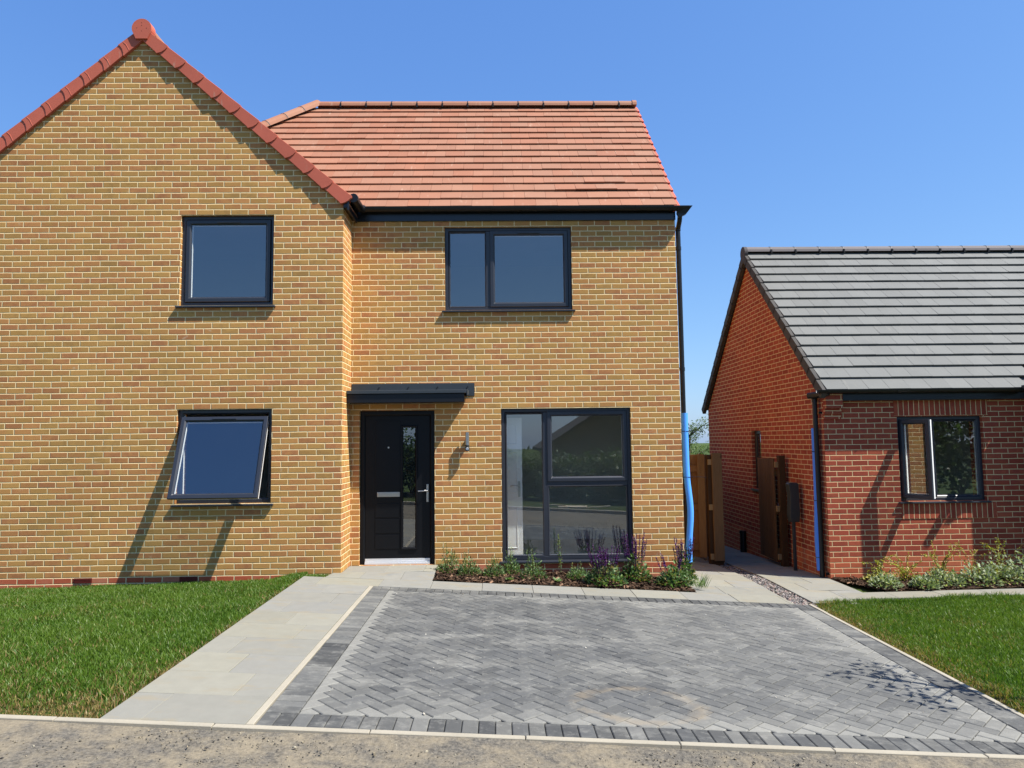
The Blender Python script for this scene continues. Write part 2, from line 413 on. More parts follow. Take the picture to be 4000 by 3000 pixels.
# ------------------------------------------------------------------ driveway of herringbone blocks
DX0, DX1, DY0, DY1 = .549, 5.602, -4.868, -.806
IX0, IX1, IY0, IY1 = DX0 + .205, DX1 - .205, DY0 + .205, DY1 - .205
def clip(poly, a, b, c):
    out = []
    for i in range(len(poly)):
        p, q = poly[i], poly[(i + 1) % len(poly)]
        dp, dq = a * p[0] + b * p[1] + c, a * q[0] + b * q[1] + c
        if dp >= 0: out.append(p)
        if dp * dq < 0:
            t = dp / (dp - dq); out.append((p[0] + t * (q[0] - p[0]), p[1] + t * (q[1] - p[1])))
    return out
def inset(poly, d):
    res = poly; n = len(poly)
    for i in range(n):
        p, q = poly[i], poly[(i + 1) % n]; ex, ey = q[0] - p[0], q[1] - p[1]; L = math.hypot(ex, ey)
        if L < 1e-6: continue
        nx, ny = -ey / L, ex / L; res = clip(res, nx, ny, -(nx * p[0] + ny * p[1]) - d)
        if len(res) < 3: return []
    return res
def area(p): return .5 * sum(p[i][0] * p[(i + 1) % len(p)][1] - p[(i + 1) % len(p)][0] * p[i][1] for i in range(len(p)))
mb = MB()
def block(poly, dark=1., dust=0.):
    o = inset(poly, .0022)
    if len(o) < 3 or area(o) < .0004: return
    i2 = inset(o, .0055)
    if len(i2) < 3 or len(i2) != len(o): i2 = None
    h = random.uniform(-.0022, .0018); tx, ty = random.uniform(-.01, .01), random.uniform(-.01, .01)
    cx, cy = sum(p[0] for p in o) / len(o), sum(p[1] for p in o) / len(o)
    Z = lambda p, d: gz(*p) + h + tx * (p[0] - cx) + ty * (p[1] - cy) - d
    k = random.uniform(.86, 1.12) * dark; d = min(.9, max(0, dust + random.uniform(-.10, .10)))
    c = tuple(a * k * (1 - d) + b * d for a, b in zip((.075, .077, .077), (.235, .23, .205))) + (1,)
    lo = [(p[0], p[1], Z(p, .03)) for p in o]; md = [(p[0], p[1], Z(p, .005)) for p in o]
    if i2:
        tp = [(p[0], p[1], Z(p, 0)) for p in i2]
        mb.loft([lo, md, tp], closed=False, col=c); mb.add(tp, [tuple(range(len(tp)))], 0, c)
    else:
        mb.loft([lo, md], closed=False, col=c); mb.add(md, [tuple(range(len(md)))], 0, c)
c45 = math.sqrt(.5); S = .1
for i in range(-70, 70):
    for j in range(-70, 70):
        v = (i - j) % 4
        if v == 0: q = [(i, j), (i + 2, j), (i + 2, j + 1), (i, j + 1)]
        elif v == 3: q = [(i, j), (i + 1, j), (i + 1, j + 2), (i, j + 2)]
        else: continue
        P = [((a - b) * c45 * S + 3.0, (a + b) * c45 * S - 2.8) for a, b in q]
        P = clip(P, 1, 0, -IX0); P = clip(P, -1, 0, IX1) if P else P
        P = clip(P, 0, 1, -IY0) if P else P; P = clip(P, 0, -1, IY1) if P else P
        if len(P) < 3: continue
        cx, cy = sum(p[0] for p in P) / len(P), sum(p[1] for p in P) / len(P)
        e = max(math.exp(-(cx - IX0) / .10) * .85, math.exp(-(IX1 - cx) / .12) * .8, math.exp(-(cy - IY0) / .13) * .75, math.exp(-(IY1 - cy) / .10) * .5)
        block(P, 1., e + .06 + (.12 if cx > 3.2 else 0))
def rect(x0, x1, y0, y1): return [(x0, y0), (x1, y0), (x1, y1), (x0, y1)]
x = DX0
while x < DX1 - .02:
    x1 = min(x + .1015, DX1); dk = random.choice((.72, .8, .95))
    block(rect(x, x1, DY0, DY0 + .203), dk, random.choice((.03, .05, .06, .3))); block(rect(x, x1, DY1 - .203, DY1), .8, .05); x += .1015
y = IY0
while y < IY1 - .02:
    y1 = min(y + .1015, IY1)
    block(rect(DX0, DX0 + .203, y, y1), .70 if -3.75 < y < -3.2 else .95, .0 if -3.75 < y < -3.2 else random.uniform(.1, .35)); block(rect(DX1 - .203, DX1, y, y1), .9, random.choice((.05, .1, .45)) if y > -2.6 else .1); y += .1015
nb = len(mb.v)
for a in fr(DX0, DX1 - .5, .5):
    for b in fr(DY0, DY1 - .5, .5):
        c = [(a, b), (min(a + .6, DX1), b), (min(a + .6, DX1), min(b + .6, DY1)), (a, min(b + .6, DY1))]
mb.add([(x, y, gz(x, y) - .014) for x, y in rect(DX0, DX1, DY0, DY1)], [(0, 1, 2, 3)], 1)
tag(mb.build('driveway', [M['paver'], M['sand']]), kind='structure')

# ------------------------------------------------------------------ walls with openings
def breaks(a, b, cuts): return sorted(set([a, b] + [c for c in cuts if a < c < b]))
def wall_panel(mb, axis, pos, u0, u1, v0, v1, holes, th, sgn, mat=0, uvo=(0, 0)):
    """vertical wall: axis 'y' -> plane Y=pos, u = X; axis 'x' -> plane X=pos, u = Y. thickness goes sgn*th away from the face"""
    P = (lambda u, v, d: (u, pos + sgn * d, v)) if axis == 'y' else (lambda u, v, d: (pos + sgn * d, u, v))
    us = breaks(u0, u1, [h[0] for h in holes] + [h[1] for h in holes]); vs = breaks(v0, v1, [h[2] for h in holes] + [h[3] for h in holes])
    for a, b in zip(us, us[1:]):
        for c, d in zip(vs, vs[1:]):
            if any(h[0] <= (a + b) / 2 <= h[1] and h[2] <= (c + d) / 2 <= h[3] for h in holes): continue
            for dd in (0, th):
                mb.add([P(a, c, dd), P(b, c, dd), P(b, d, dd), P(a, d, dd)], [(0, 1, 2, 3)], mat if dd == 0 else 1, uv=uvo)
    for h in holes:
        a, b, c, d = h
        for q in ([P(a, c, 0), P(a, c, th), P(a, d, th), P(a, d, 0)], [P(b, c, 0), P(b, c, th), P(b, d, th), P(b, d, 0)],
                  [P(a, c, 0), P(b, c, 0), P(b, c, th), P(a, c, th)], [P(a, d, 0), P(b, d, 0), P(b, d, th), P(a, d, th)]):
            mb.add(q, [(0, 1, 2, 3)], mat, uv=uvo)

def window(parent, x0, x1, z0, z1, Y, lights, bars=(), sill=True, fw=.06, rec=.05, sillz=.0, vents=()):
    """front-facing window in the opening; lights = (x0,x1,z0,z1,kind,angle)"""
    mb = MB(); f0 = Y + rec
    mb.ring(x0, x1, z0, z1, fw, f0, f0 + .035); mb.ring(x0 + .002, x1 - .002, z0 + .002, z1 - .002, fw - .004, f0 + .036, f0 + .075, mat=1)
    for (a, b, c, d) in bars:
        mb.box(a, b, f0 + .001, f0 + .034, c, d); mb.box(a + .003, b - .003, f0 + .035, f0 + .074, c, d, 1)
    w = mb.build('window', [M['frame'], M['white']], parent, bevel=.002)
    for L in lights:
        a, b, c, d, kind = L[:5]
        if kind == 'fixed':
            g = MB(); g.pane(a, b, f0 + .018, f0 + .040, c, d); g.build('pane', M['glass'], w)
            bd = MB(); bd.ring(a - .002, b + .002, c - .002, d + .002, .018, f0 - .002, f0 + .017, .014); bd.build('glazing_bead', M['frame'], w)
        else:
            sw = .066; ang = L[5] if len(L) > 5 else 0
            s = MB(); W, H = b - a, d - c
            if kind == 'side': R = lambda z0=0: [0, W, 0, H]
            if kind == 'top': R = lambda z0=0: [0, W, -H, 0]
            r = R(); s.ring(*r, sw, -.014, .026, .020); s.ring(r[0] + .006, r[1] - .006, r[2] + .006, r[3] - .006, sw - .008, .027, .062, mat=1)
            so = s.build('sash', [M['frame'], M['white']], w, bevel=.0015)
            g = MB(); g.pane(r[0] + sw - .004, r[1] - sw + .004, .008, .030, r[2] + sw - .004, r[3] - sw + .004); go = g.build('pane', M['glass'], w)
            if kind == 'top': loc, rot = (a, f0 - (.02 if ang else 0), d - (.030 if ang else 0)), (-ang, 0, 0)
            else: loc, rot = (a, f0, c), (0, 0, -ang)
            obs = [so, go]
            if kind == 'top' or len(L) > 6:
                vt = MB(); cx = (W * .5 if len(L) < 7 else L[6]); hv = (-.030 if kind == 'top' else H - .030)
                vt.box(cx - .15, cx + .15, -.028, -.0145, hv - .010, hv + .008); obs.append(vt.build('trickle_vent', M['frame'], w, bevel=.002))
            for o in obs: o.location = loc; o.rotation_euler = rot
    if sill:
        s = MB(); e = .035
        s.prism([(x0 - e, Y - .045, z0 - .030), (x0 - e, Y - .045, z0 - .010), (x0 - e, f0 + .03, z0 + .001), (x0 - e, f0 + .03, z0 - .030)],
                [(x1 + e, Y - .045, z0 - .030), (x1 + e, Y - .045, z0 - .010), (x1 + e, f0 + .03, z0 + .001), (x1 + e, f0 + .03, z0 - .030)])
        s.build('sill', M['frame'], w, bevel=.003)
    return w

def room(parent, x0, x1, y0, y1, z0, z1, holes, mat='wallwhite', name='interior_room'):
    """inside lining of a room: five plain faces and the front with its window opening"""
    mb = MB()
    for q in ([(x0, y1, z0), (x1, y1, z0), (x1, y1, z1), (x0, y1, z1)], [(x0, y0, z0), (x0, y1, z0), (x0, y1, z1), (x0, y0, z1)],
              [(x1, y0, z0), (x1, y1, z0), (x1, y1, z1), (x1, y0, z1)], [(x0, y0, z1), (x1, y0, z1), (x1, y1, z1), (x0, y1, z1)]): mb.add(q, [(0, 1, 2, 3)])
    mb.add([(x0, y0, z0), (x1, y0, z0), (x1, y1, z0), (x0, y1, z0)], [(0, 1, 2, 3)], 1)
    return mb.build(name, [M[mat], M['floor']], parent)

def tiles(mb, O, A, S, Nn, L, W, n, tw, th, colf, xl=None, xr=None, mat=0, lift=None, rag=.004, gap=.027):
    """courses of flat tiles. O eave corner, A along eave, S up slope, Nn normal; xl/xr(s) clip the ends"""
    O, A, S, Nn = map(Vector, (O, A, S, Nn)); g = W / n
    for i in range(n):
        s0, s1 = i * g, min((i + 1) * g + .04, W)
        off = (i % 2) * tw * .5; k = -1
        while True:
            a = k * tw - off + .0; b = a + tw - .003; k += 1
            if a > L: break
            a0 = max(a, 0, xl(s0) if xl else 0); a1 = max(a, 0, xl(s1) if xl else 0); b0 = min(b, xr(s0) if xr else L, L)
            if b0 - a0 < .01: continue
            j = random.uniform(-rag, rag); e = random.uniform(0, .004) + (lift(i, (a + b) / 2) if lift else 0)
            lo, hi = gap + e, .004
            p = [O + A * a0 + S * (s0 + j) + Nn * lo, O + A * b0 + S * (s0 + j) + Nn * (lo + random.uniform(-.002, .002)),
                 O + A * b0 + S * s1 + Nn * hi * .1, O + A * min(a1, b0) + S * s1 + Nn * hi * .1]
            q = [x + Nn * th for x in p]
            mb.hexa([*p, *q], mat, colf())

def arch(mb, P0, P1, up, r, n=8, th=.018, mat=0, col=(1, 1, 1, 1), wide=1.0):
    """half round tile from P0 to P1"""
    P0, P1, up = Vector(P0), Vector(P1), Vector(up); t = (P1 - P0).normalized(); s = t.cross(up).normalized()
    def loop(P, rr):
        o = [P + rr * (s * wide * math.cos(math.pi * k / n) + up * math.sin(math.pi * k / n)) for k in range(n + 1)]
        return o + [P + (rr - th) * (s * wide * math.cos(math.pi * k / n) + up * math.sin(math.pi * k / n)) for k in range(n, -1, -1)]
    mb.loft([loop(P0, r), loop(P1, r * .985)], closed=False, caps=True, mat=mat, col=col)

def redc():
    k = random.uniform(.94, 1.06); w = random.uniform(-.010, .016); return (.283 * k, (.127 + w * .8) * k, (.075 + w * .7) * k, 1)
def vergec():
    k = random.uniform(.95, 1.06); return (.45 * k, .108 * k, .066 * k, 1)
def greyc():
    k = random.uniform(.94, 1.07); return (.138 * k, .140 * k, .132 * k, 1)

# ================================================================== the buff brick house
H = empty('brick_house', (0, 0, 0), 'two-storey buff brick house with red tiled roof and projecting front gable', 'house')
YM = .559; XR = 4.525; XL = -5.34; YB = 5.78; AX = -2.67; EZ = 4.73; TAN = .84
WU = (-2.115, -.905, 3.45, 4.65); WL = (-2.105, -.895, .90, 2.10)
W1 = (1.288, 3.060, 3.465, 4.645); W2 = (2.050, 3.832, .0, 2.095); DR = (.118, 1.140, .004, 2.085)
mb = MB(); th = .30
uG = (.1075, 0); uM = (-.0235, 0)
wall_panel(mb, 'y', 0, XL, 0, -.7, EZ, [WU, WL], th, 1, 0, uG)
gp = [(XL, EZ), (0, EZ), (0, EZ + .047), (AX, EZ - TAN * AX + .047), (XL, EZ + .047)]
mb.prism([(a, 0, b) for a, b in gp], [(a, .1, b) for a, b in gp])
for i in range(-7, 0): mb.uv[i] = uG
wall_panel(mb, 'x', 0, 0, YM, -.7, EZ + .13, [], .0999, -1, 0, (.06, 0))
wall_panel(mb, 'y', YM, 0, XR, -.7, EZ + .02, [W1, W2, DR], th, 1, 0, uM)
wall_panel(mb, 'x', XR, YM, YB, -.7, EZ + .02, [], th, -1)
RY, RZ = 3.17, 7.60
mb.prism([(XR, YM, EZ + .02), (XR, YB, EZ + .02), (XR, RY, RZ - .22)], [(XR - .1, YM, EZ + .02), (XR - .1, YB, EZ + .02), (XR - .1, RY, RZ - .22)])
wall_panel(mb, 'y', YB, XL, XR, -.7, EZ + .1, [], th, -1); wall_panel(mb, 'x', XL, 0, YB, -.7, EZ + .1, [], th, 1)
mb.build('wall', [M['buff'], M['wallwhite']], H)

# windows
def gz_win(w, ang):
    x0, x1, z0, z1 = w
    f = .055
    return window(H, x0, x1, z0, z1, 0, [(x0 + f, x1 - f, z0 + f, z1 - f - (.0 if not ang else .012), 'top', ang)])
gz_win(WU, 0); wl = gz_win(WL, math.radians(20))
x0, x1, z0, z1 = W1
window(H, x0, x1, z0, z1, YM, [(x0 + .06, x0 + .575, z0 + .05, z1 - .062, 'fixed'), (x0 + .632, x1 - .05, z0 + .05, z1 - .05, 'top', 0)], bars=[(x0 + .575, x0 + .635, z0 + .055, z1 - .055)])
x0, x1, z0, z1 = W2
w2 = window(H, x0, x1, z0 + .04, z1, YM, [(x0 + .062, x0 + .575, z0 + .095, z1 - .065, 'fixed'), (x0 + .632, x1 - .05, 1.09, z1 - .045, 'top', 0), (x0 + .635, x1 - .062, z0 + .095, 1.032, 'fixed')],
       bars=[(x0 + .575, x0 + .635, z0 + .09, z1 - .055), (x0 + .635, x1 - .055, 1.032, 1.095)])
# rooms behind the glass
room(H, -4.9, -.32, .32, 3.6, 2.75, 4.98, [], 'wallwhite'); room(H, -4.9, -.32, .32, 3.6, .02, 2.42, [], 'wallwhite')
room(H, .35, 4.2, YM + .31, 4.2, 2.75, 4.98, [], 'wallwhite'); room(H, 1.30, 4.2, YM + .31, 2.9, .0, 2.42, [], 'dimwall')
d = MB(); d.box(1.56, 2.345, .985, 1.025, .02, 1.98)
for (a, b) in ((1.63, 1.91), (1.99, 2.275)):
    for (c, e) in ((1.60, 1.88), (.92, 1.50), (.14, .72)): d.ring(a, b, c, e, .03, .978, .99, .02)
dd = d.build('interior_door', M['white'], H, bevel=.002)
h = MB(); h.box(2.282, 2.315, .976, .986, .86, 1.08); h.tube([(2.298, .97, 1.02), (2.298, .945, 1.02), (2.21, .94, 1.025), (2.175, .945, 1.015)], .009); h.build('handle', M['steel'], dd)

# front door
x0, x1, z0, z1 = DR; f0 = YM + .06
d = MB(); d.box(x0 + .072, x1 - .072, f0 + .012, f0 + .055, .085, z1 - .072)
for zz in (.20, .41, .62): d.box(.325, .662, f0 + .006, f0 + .0115, zz + .012, zz + .200)
d.box(.325, .662, f0 + .006, f0 + .0115, .842, 1.95)
door = d.build('front_door', M['door'], H, bevel=.004)
m = MB(); m.ring(x0, x1, z0 - .05, z1, .072, f0 - .002, f0 + .07, .02); m.build('door_frame', M['door'], door, bevel=.002)
m = MB(); m.ring(.678, .898, .205, 1.88, .034, f0 - .008, f0 + .02, .02); m.build('glazing_frame', M['door'], door, bevel=.002)
m = MB(); m.pane(.708, .868, f0 + .001, f0 + .010, .236, 1.85); m.build('pane', M['glass'], door)
m = MB(); m.box(.352, .660, f0 - .004, f0 + .006, .912, .976); m.box(.362, .650, f0 - .008, f0 - .0045, .924, .964); m.build('letterbox', M['steel'], door, bevel=.003)
m = MB(); m.box(1.022, 1.050, f0 - .002, f0 + .012, .838, 1.076); m.tube([(1.036, f0 - .003, .99), (1.036, f0 - .045, .99), (1.00, f0 - .052, .99), (.912, f0 - .048, .985)], .010); m.tube([(1.036, f0 - .002, .88), (1.036, f0 - .012, .88)], .011); m.build('handle', M['steel'], door, bevel=.002)
m = MB(); m.tube([(.505, f0 + .007, 1.58), (.505, f0 - .002, 1.58)], .012, 14); m.build('spyhole', M['steel'], door)
m = MB(); m.box(.190, 1.068, f0 - .035, f0 + .03, .006, .030); m.box(.190, 1.068, f0 - .018, f0 + .03, .031, .052); m.box(.190, 1.068, f0 - .004, f0 + .03, .053, .082); m.build('threshold', M['alu'], door, bevel=.002)

# canopy over the door
m = MB()
m.hexa([(.006, .242, 2.296), (1.592, .242, 2.296), (1.592, .548, 2.312), (.006, .548, 2.312), (.006, .242, 2.340), (1.592, .242, 2.340), (1.592, .548, 2.356), (.006, .548, 2.356)])
m.hexa([(1.595, .242, 2.262), (1.612, .242, 2.262), (1.612, .548, 2.30), (1.595, .548, 2.275), (1.595, .242, 2.338), (1.612, .242, 2.338), (1.612, .548, 2.352), (1.595, .548, 2.352)])
can = m.build('canopy', M['canopy'], H, bevel=.004)
m = MB(); m.box(.006, 1.562, .262, .555, 2.176, 2.294); m.build('canopy_fascia', M['canopyblack'], can, bevel=.006)
m = MB(); m.box(.012, 1.690, .549, .557, 2.275, 2.452)
m.build('flashing', M['canopy'], can, bevel=.002)
for x in (.375, .776, 1.173, 1.585): m = MB(); m.add([(x - .012, .5475, 2.375), (x + .004, .5475, 2.375), (x + .022, .5475, 2.405), (x + .006, .5475, 2.405), (x - .012, .538, 2.375), (x + .004, .538, 2.375), (x + .022, .538, 2.405), (x + .006, .538, 2.405)], [(0, 1, 2, 3), (4, 7, 6, 5), (0, 4, 5, 1), (1, 5, 6, 2), (2, 6, 7, 3), (3, 7, 4, 0)]); m.build('flashing_clip', M['black'], can)

# air bricks in the red plinth course
for xa in (-3.335, -2.02, -.69):
    m = MB(); m.box(xa, xa + .225, -.004, .02, -.071, -.004)
    for k in range(3): m.box(xa + .01, xa + .215, -.010, -.0045, -.064 + k * .020, -.054 + k * .020)
    m.build('air_brick', M['airbrick'], H)

# roofs
R = MB()
RL = -1.29; E0 = (YM - .085, 4.872); WS = math.hypot(RY - E0[0], RZ - E0[1]); Sv = Vector((0, RY - E0[0], RZ - E0[1])).normalized(); Nv = Vector((0, -Sv.z, Sv.y))
TX0 = RL - (RY - E0[0]); TL = 4.535 - TX0
hipf = lambda s: (s * Sv.y)                                         # hip boundary from the left end
def liftf(i, x):
    X = TX0 + x
    if i == 2 and 2.75 < X < 4.0: return .020 * (1 - abs(X - 3.5) / .8)
    if i == 3 and 3.2 < X < 3.8: return .010
    return 0
tiles(R, (TX0, E0[0], E0[1]), (1, 0, 0), Sv, Nv, TL, WS, 16, .298, .021, redc, xl=hipf, lift=liftf)
dk = lambda pts: R.add([Vector(p) for p in pts], [tuple(range(len(pts)))], 0, (.30, .12, .075, 1))
dk([(TX0, E0[0], E0[1]), (4.53, E0[0], E0[1]), (4.53, RY, RZ), (RL, RY, RZ)])
dk([(TX0, 2 * RY - E0[0], E0[1]), (4.53, 2 * RY - E0[0], E0[1]), (4.53, RY, RZ), (RL, RY, RZ)])
dk([(TX0, E0[0], E0[1]), (TX0, 2 * RY - E0[0], E0[1]), (RL, RY, RZ)])
# gable roof slopes
a40 = math.atan(TAN); GE = .05
for sg in (1, -1):
    ex = AX + sg * (2.67 + GE); ez = EZ - TAN * GE + .05; W = (2.67 + GE) / math.cos(a40)
    Sg = Vector((-sg * math.cos(a40), 0, math.sin(a40))); Ng = Vector((sg * math.sin(a40), 0, math.cos(a40)))
    Ag = Vector((0, 1, 0))
    tiles(R, (ex, -.015, ez), Ag, Sg, Ng, 2.7, W, 13, .298, .026, redc)
    p0 = Vector((ex, -.03, ez)); p1 = p0 + Sg * W
    R.add([p0, p0 + Ag * 3.2, p1 + Ag * 3.2, p1], [(0, 1, 2, 3)], 0, (.30, .12, .075, 1))
roof = R.build('roof', M['redtile'], H)
# ridge, hip and their clips
def clips(L, par, n_up=(0, 0, 1), ax=Vector((1, 0, 0)), r=.122):
    for p in L:
        p = Vector(p); q = MB(); arch(q, p - ax * .009, p + ax * .004, n_up, r - .002)
        if abs(ax.x) > .99: q.box(p.x - .012, p.x + .012, p.y - r - .012, p.y - r + .02, p.z - .035, p.z + .035)
        q.build('ridge_clip', M['clip'], par)
m = MB(); cl = []; x = RL + .12; rz = RZ + .015
while x < 4.50:
    x1 = min(x + .448, 4.515); c = redc(); arch(m, (x, RY, rz), (x1 - .008, RY, rz), (0, 0, 1), .115, col=c)
    if x1 < 4.4:
        cl.append((x1, RY, rz))
    x += .45
arch(m, (4.47, RY, rz), (4.545, RY, rz), (0, 0, 1), .128, th=.10, col=redc())
m.build('ridge_tile', M['redtile'], roof); clips(cl, roof)
m = MB(); cl = []; p = Vector((RL + .14, RY - .0, rz + .03)); dv = Vector((-1, -1, -(RZ - E0[1]) / (RY - E0[0]))).normalized(); up = Vector((-.35, -.35, .87)).normalized(); up = (up - dv * up.dot(dv)).normalized()
for k in range(7):
    a = p + dv * (k * .40 - .02); arch(m, a + dv * .43, a, up, .118, col=redc())
    if k: cl.append(a)
m.build('hip_tile', M['redtile'], roof); clips(cl, roof, up, -dv, .124)
# verge caps down both sides of the gable
m = MB(); ul = .3195
for sg in (1, -1):
    Dv = Vector((sg * math.cos(a40), 0, -math.sin(a40))); Up = Vector((sg * math.sin(a40), 0, math.cos(a40)))
    A0 = Vector((AX, 0, EZ + TAN * 2.67 + .155)) + Dv * .02
    for k in range(11 if sg > 0 else 12):
        b = A0 + Dv * (k * ul); c = vergec()
        if sg > 0:
            prof = [(-.02, .064), (ul + .045, .074), (ul + .055, .05), (ul + .052, .0), (ul + .035, -.05), (ul + .005, -.095), (ul - .015, -.102), (ul - .03, -.094), (-.02, -.080)]
        else:
            prof = [(-.02, .064), (ul + .020, .070), (ul + .006, .04), (ul + .012, -.01), (ul + .035, -.06), (ul + .060, -.092), (ul + .045, -.100), (ul + .02, -.096), (-.02, -.080)]
        F = [b + Dv * s + Up * t_ + Vector((0, -.038 - (.014 if sg > 0 else .008) * max(0, s) / ul - random.uniform(0, .001), 0)) for s, t_ in prof]
        Bk = [b + Dv * s + Up * t_ + Vector((0, .06, 0)) for s, t_ in prof]
        if sg < 0: F, Bk = F[::-1], Bk[::-1]
        m.prism(F, Bk, 0, c)
        if sg < 0:                                                   # raised collar on this side
            pr = [(ul * .79, .058), (ul * .83, .058), (ul * .81, .0), (ul * .87, -.088), (ul * .83, -.088), (ul * .765, .0)]
            F = [b + Dv * s + Up * t_ + Vector((0, -.0475, 0)) for s, t_ in pr][::-1]; Bk = [b + Dv * s + Up * t_ + Vector((0, -.02, 0)) for s, t_ in pr][::-1]; m.prism(F, Bk, 0, c)
m.build('verge_cap', M['redtile'], roof, bevel=.004)
m = MB(); cz = EZ + TAN * 2.67 + .20; cp = []
for k in range(19): w = math.radians(-28 + 236 * k / 18); cp.append((AX + .130 * math.cos(w), cz + .130 * math.sin(w)))
cp += [(AX - .075, cz - .145), (AX + .075, cz - .145)]
vc = vergec(); m.prism([(x, -.070, z) for x, z in cp], [(x, .05, z) for x, z in cp], 0, vc)
for dx, dz2 in ((0, .072), (0, .036), (-.062, .0), (.064, -.004), (0, -.042)):
    m.prism([(AX + dx + .006 * math.cos(w), -.0708, cz + dz2 + .006 * math.sin(w)) for w in [k * math.pi / 3 for k in range(6)]], [(AX + dx + .006 * math.cos(w), -.069, cz + dz2 + .006 * math.sin(w)) for w in [k * math.pi / 3 for k in range(6)]], 0, (.02, .008, .006, 1))
m.build('ridge_end_cap', M['redtile'], roof, bevel=.004)
m = MB()
for k in range(8): a = (AX, -.04 + k * .45, cz - .03); arch(m, a, (AX, a[1] + .44, a[2]), (0, 0, 1), .125, col=redc())
m.build('ridge_tile', M['redtile'], roof)
# right verge of the main roof
m = MB(); g = WS / 16
for i in range(16):
    b = Vector((4.49, E0[0], E0[1])) + Sv * (i * g - .008); t2 = Vector((.085, 0, 0)); c = vergec()
    p = [b + Nv * -.05, b + t2 + Nv * -.05, b + t2 + Sv * (g + .05) + Nv * -.05, b + Sv * (g + .05) + Nv * -.05]
    hh = .094; q = [b + Nv * (hh - .05), b + t2 + Nv * (hh - .05), b + t2 + Sv * (g + .05) + Nv * (hh - .085), b + Sv * (g + .05) + Nv * (hh - .085)]
    m.hexa(p + q, 0, c)
m.build('verge_cap', M['redtile'], roof, bevel=.004)

# fascia, gutters and rainwater pipe
m = MB(); m.box(.062, 4.53, YM - .026, YM - .003, 4.722, 4.90); m.box(.004, .052, -.02, YM - .027, 4.735, 4.80); m.box(.053, .078, -.03, YM - .027, 4.70, 4.875)
m.build('fascia', M['fascia'], H, bevel=.003)
def gutter(mb, x0, x1, y, z, r, n=8):
    o = [(y + r * math.cos(math.pi + math.pi * k / n), z + r * .95 * math.sin(math.pi + math.pi * k / n)) for k in range(n + 1)]
    i = [(y + (r - .006) * math.cos(math.pi + math.pi * k / n), z + (r - .006) * .95 * math.sin(math.pi + math.pi * k / n)) for k in range(n, -1, -1)]
    mb.loft([[(x0, a, b) for a, b in o + i], [(x1, a, b) for a, b in o + i]], closed=False, caps=True)
m = MB(); gy0, gzz = YM - .088, 4.888; gutter(m, .13, 4.70, gy0, gzz, .062)
for x in (.20, .32, .98, 1.10, 1.18, 1.95, 2.55, 3.25, 3.95, 4.42): gutter(m, x, x + .022, gy0, gzz, .0655)
# short length on the gable side
m.tube([(.135, .02, 4.868), (.135, .25, 4.868), (.138, .40, 4.868), (.18, .47, 4.872)], [.055, .058, .058, .055], 12); m.tube([(.132, -.012, 4.868), (.135, .05, 4.868)], .062, 12)
m.prism([(4.70, gy0 - .058, gzz), (4.745, gy0 - .058, gzz), (4.66, gy0 - .03, gzz - .11), (4.56, gy0 - .02, gzz - .16), (4.53, gy0 - .02, gzz - .10), (4.55, gy0 - .058, gzz)],
        [(4.70, gy0 + .058, gzz), (4.745, gy0 + .058, gzz), (4.66, gy0 + .03, gzz - .11), (4.56, gy0 + .02, gzz - .16), (4.53, gy0 + .02, gzz - .10), (4.55, gy0 + .058, gzz)])
m.build('gutter', M['black'], H, bevel=.003)
PX, PY = 4.592, .662
m = MB(); m.tube([(4.585, gy0 + .03, 4.78), (4.588, gy0 + .07, 4.71), (PX, PY, 4.62), (PX, PY, 4.5), (PX, PY, gz(PX, PY) - .02)], .034, 14)
for z in (4.60, 4.32, 2.60): m.tube([(PX, PY, z), (PX, PY, z + .05)], .039, 14)
m.box(PX - .075, PX - .03, PY - .02, PY + .02, 2.61, 2.64)
m.build('drainpipe', M['black'], H, smooth=False)

def sleeve(name, X, Y, top, bot, bul, r, mat, ties, label, tail):
    e = empty(name, (X, Y, gz(X, Y)), label, 'pipe sleeve', 'foam sleeves on the drainpipes'); o = Vector(e.location)
    m = MB(); path = []; n = 30; loops = []
    for i in range(n + 1):
        z = bot + (top - bot) * i / n; dx, dy = bul(z); w = []
        for k in range(21):
            a = math.radians(-150 + 300 * k / 20) + math.pi / -2 * 0; a += -.6; w.append((X + dx + r * math.cos(a), Y + dy + r * math.sin(a)))
        for k in range(20, -1, -1):
            a = math.radians(-150 + 300 * k / 20) - .6; w.append((X + dx + (r - .012) * math.cos(a), Y + dy + (r - .012) * math.sin(a)))
        loops.append([Vector((x, y, z)) - o for x, y in w])
    m.loft(loops, closed=False, caps=True); f = m.build('foam', mat, e, smooth=False)
    for z, tx, ty in ties:
        dx, dy = bul(z); m = MB()
        pts = [Vector((X + dx + (r + .002) * math.cos(a), Y + dy + (r + .002) * math.sin(a), z)) - o for a in [k * math.pi / 10 for k in range(21)]]
        m.tube(pts, .004, 6); q = Vector((X + dx + r * .8, Y + dy - r * .7, z)) - o
        if tx: m.tube([q, q + Vector((tx * .5, ty, .004)), q + Vector((tx, ty * 1.5, -.006))], .0035, 6)
        m.build('cable_tie', M['black'], e)
    return e
def bul(z):
    return (.006 + .036 * math.exp(-((z - .66) / .34) ** 2), -.004 - .015 * math.exp(-((z - .66) / .34) ** 2))
sleeve('foam_sleeve', PX + .004, PY, 2.01, -.03, bul, .047, M['blue'], [(1.757, .20, -.02), (1.127, .22, -.02), (.134, 0, 0)],
       'bright blue foam sleeve bulging out on the buff house drainpipe', 0)

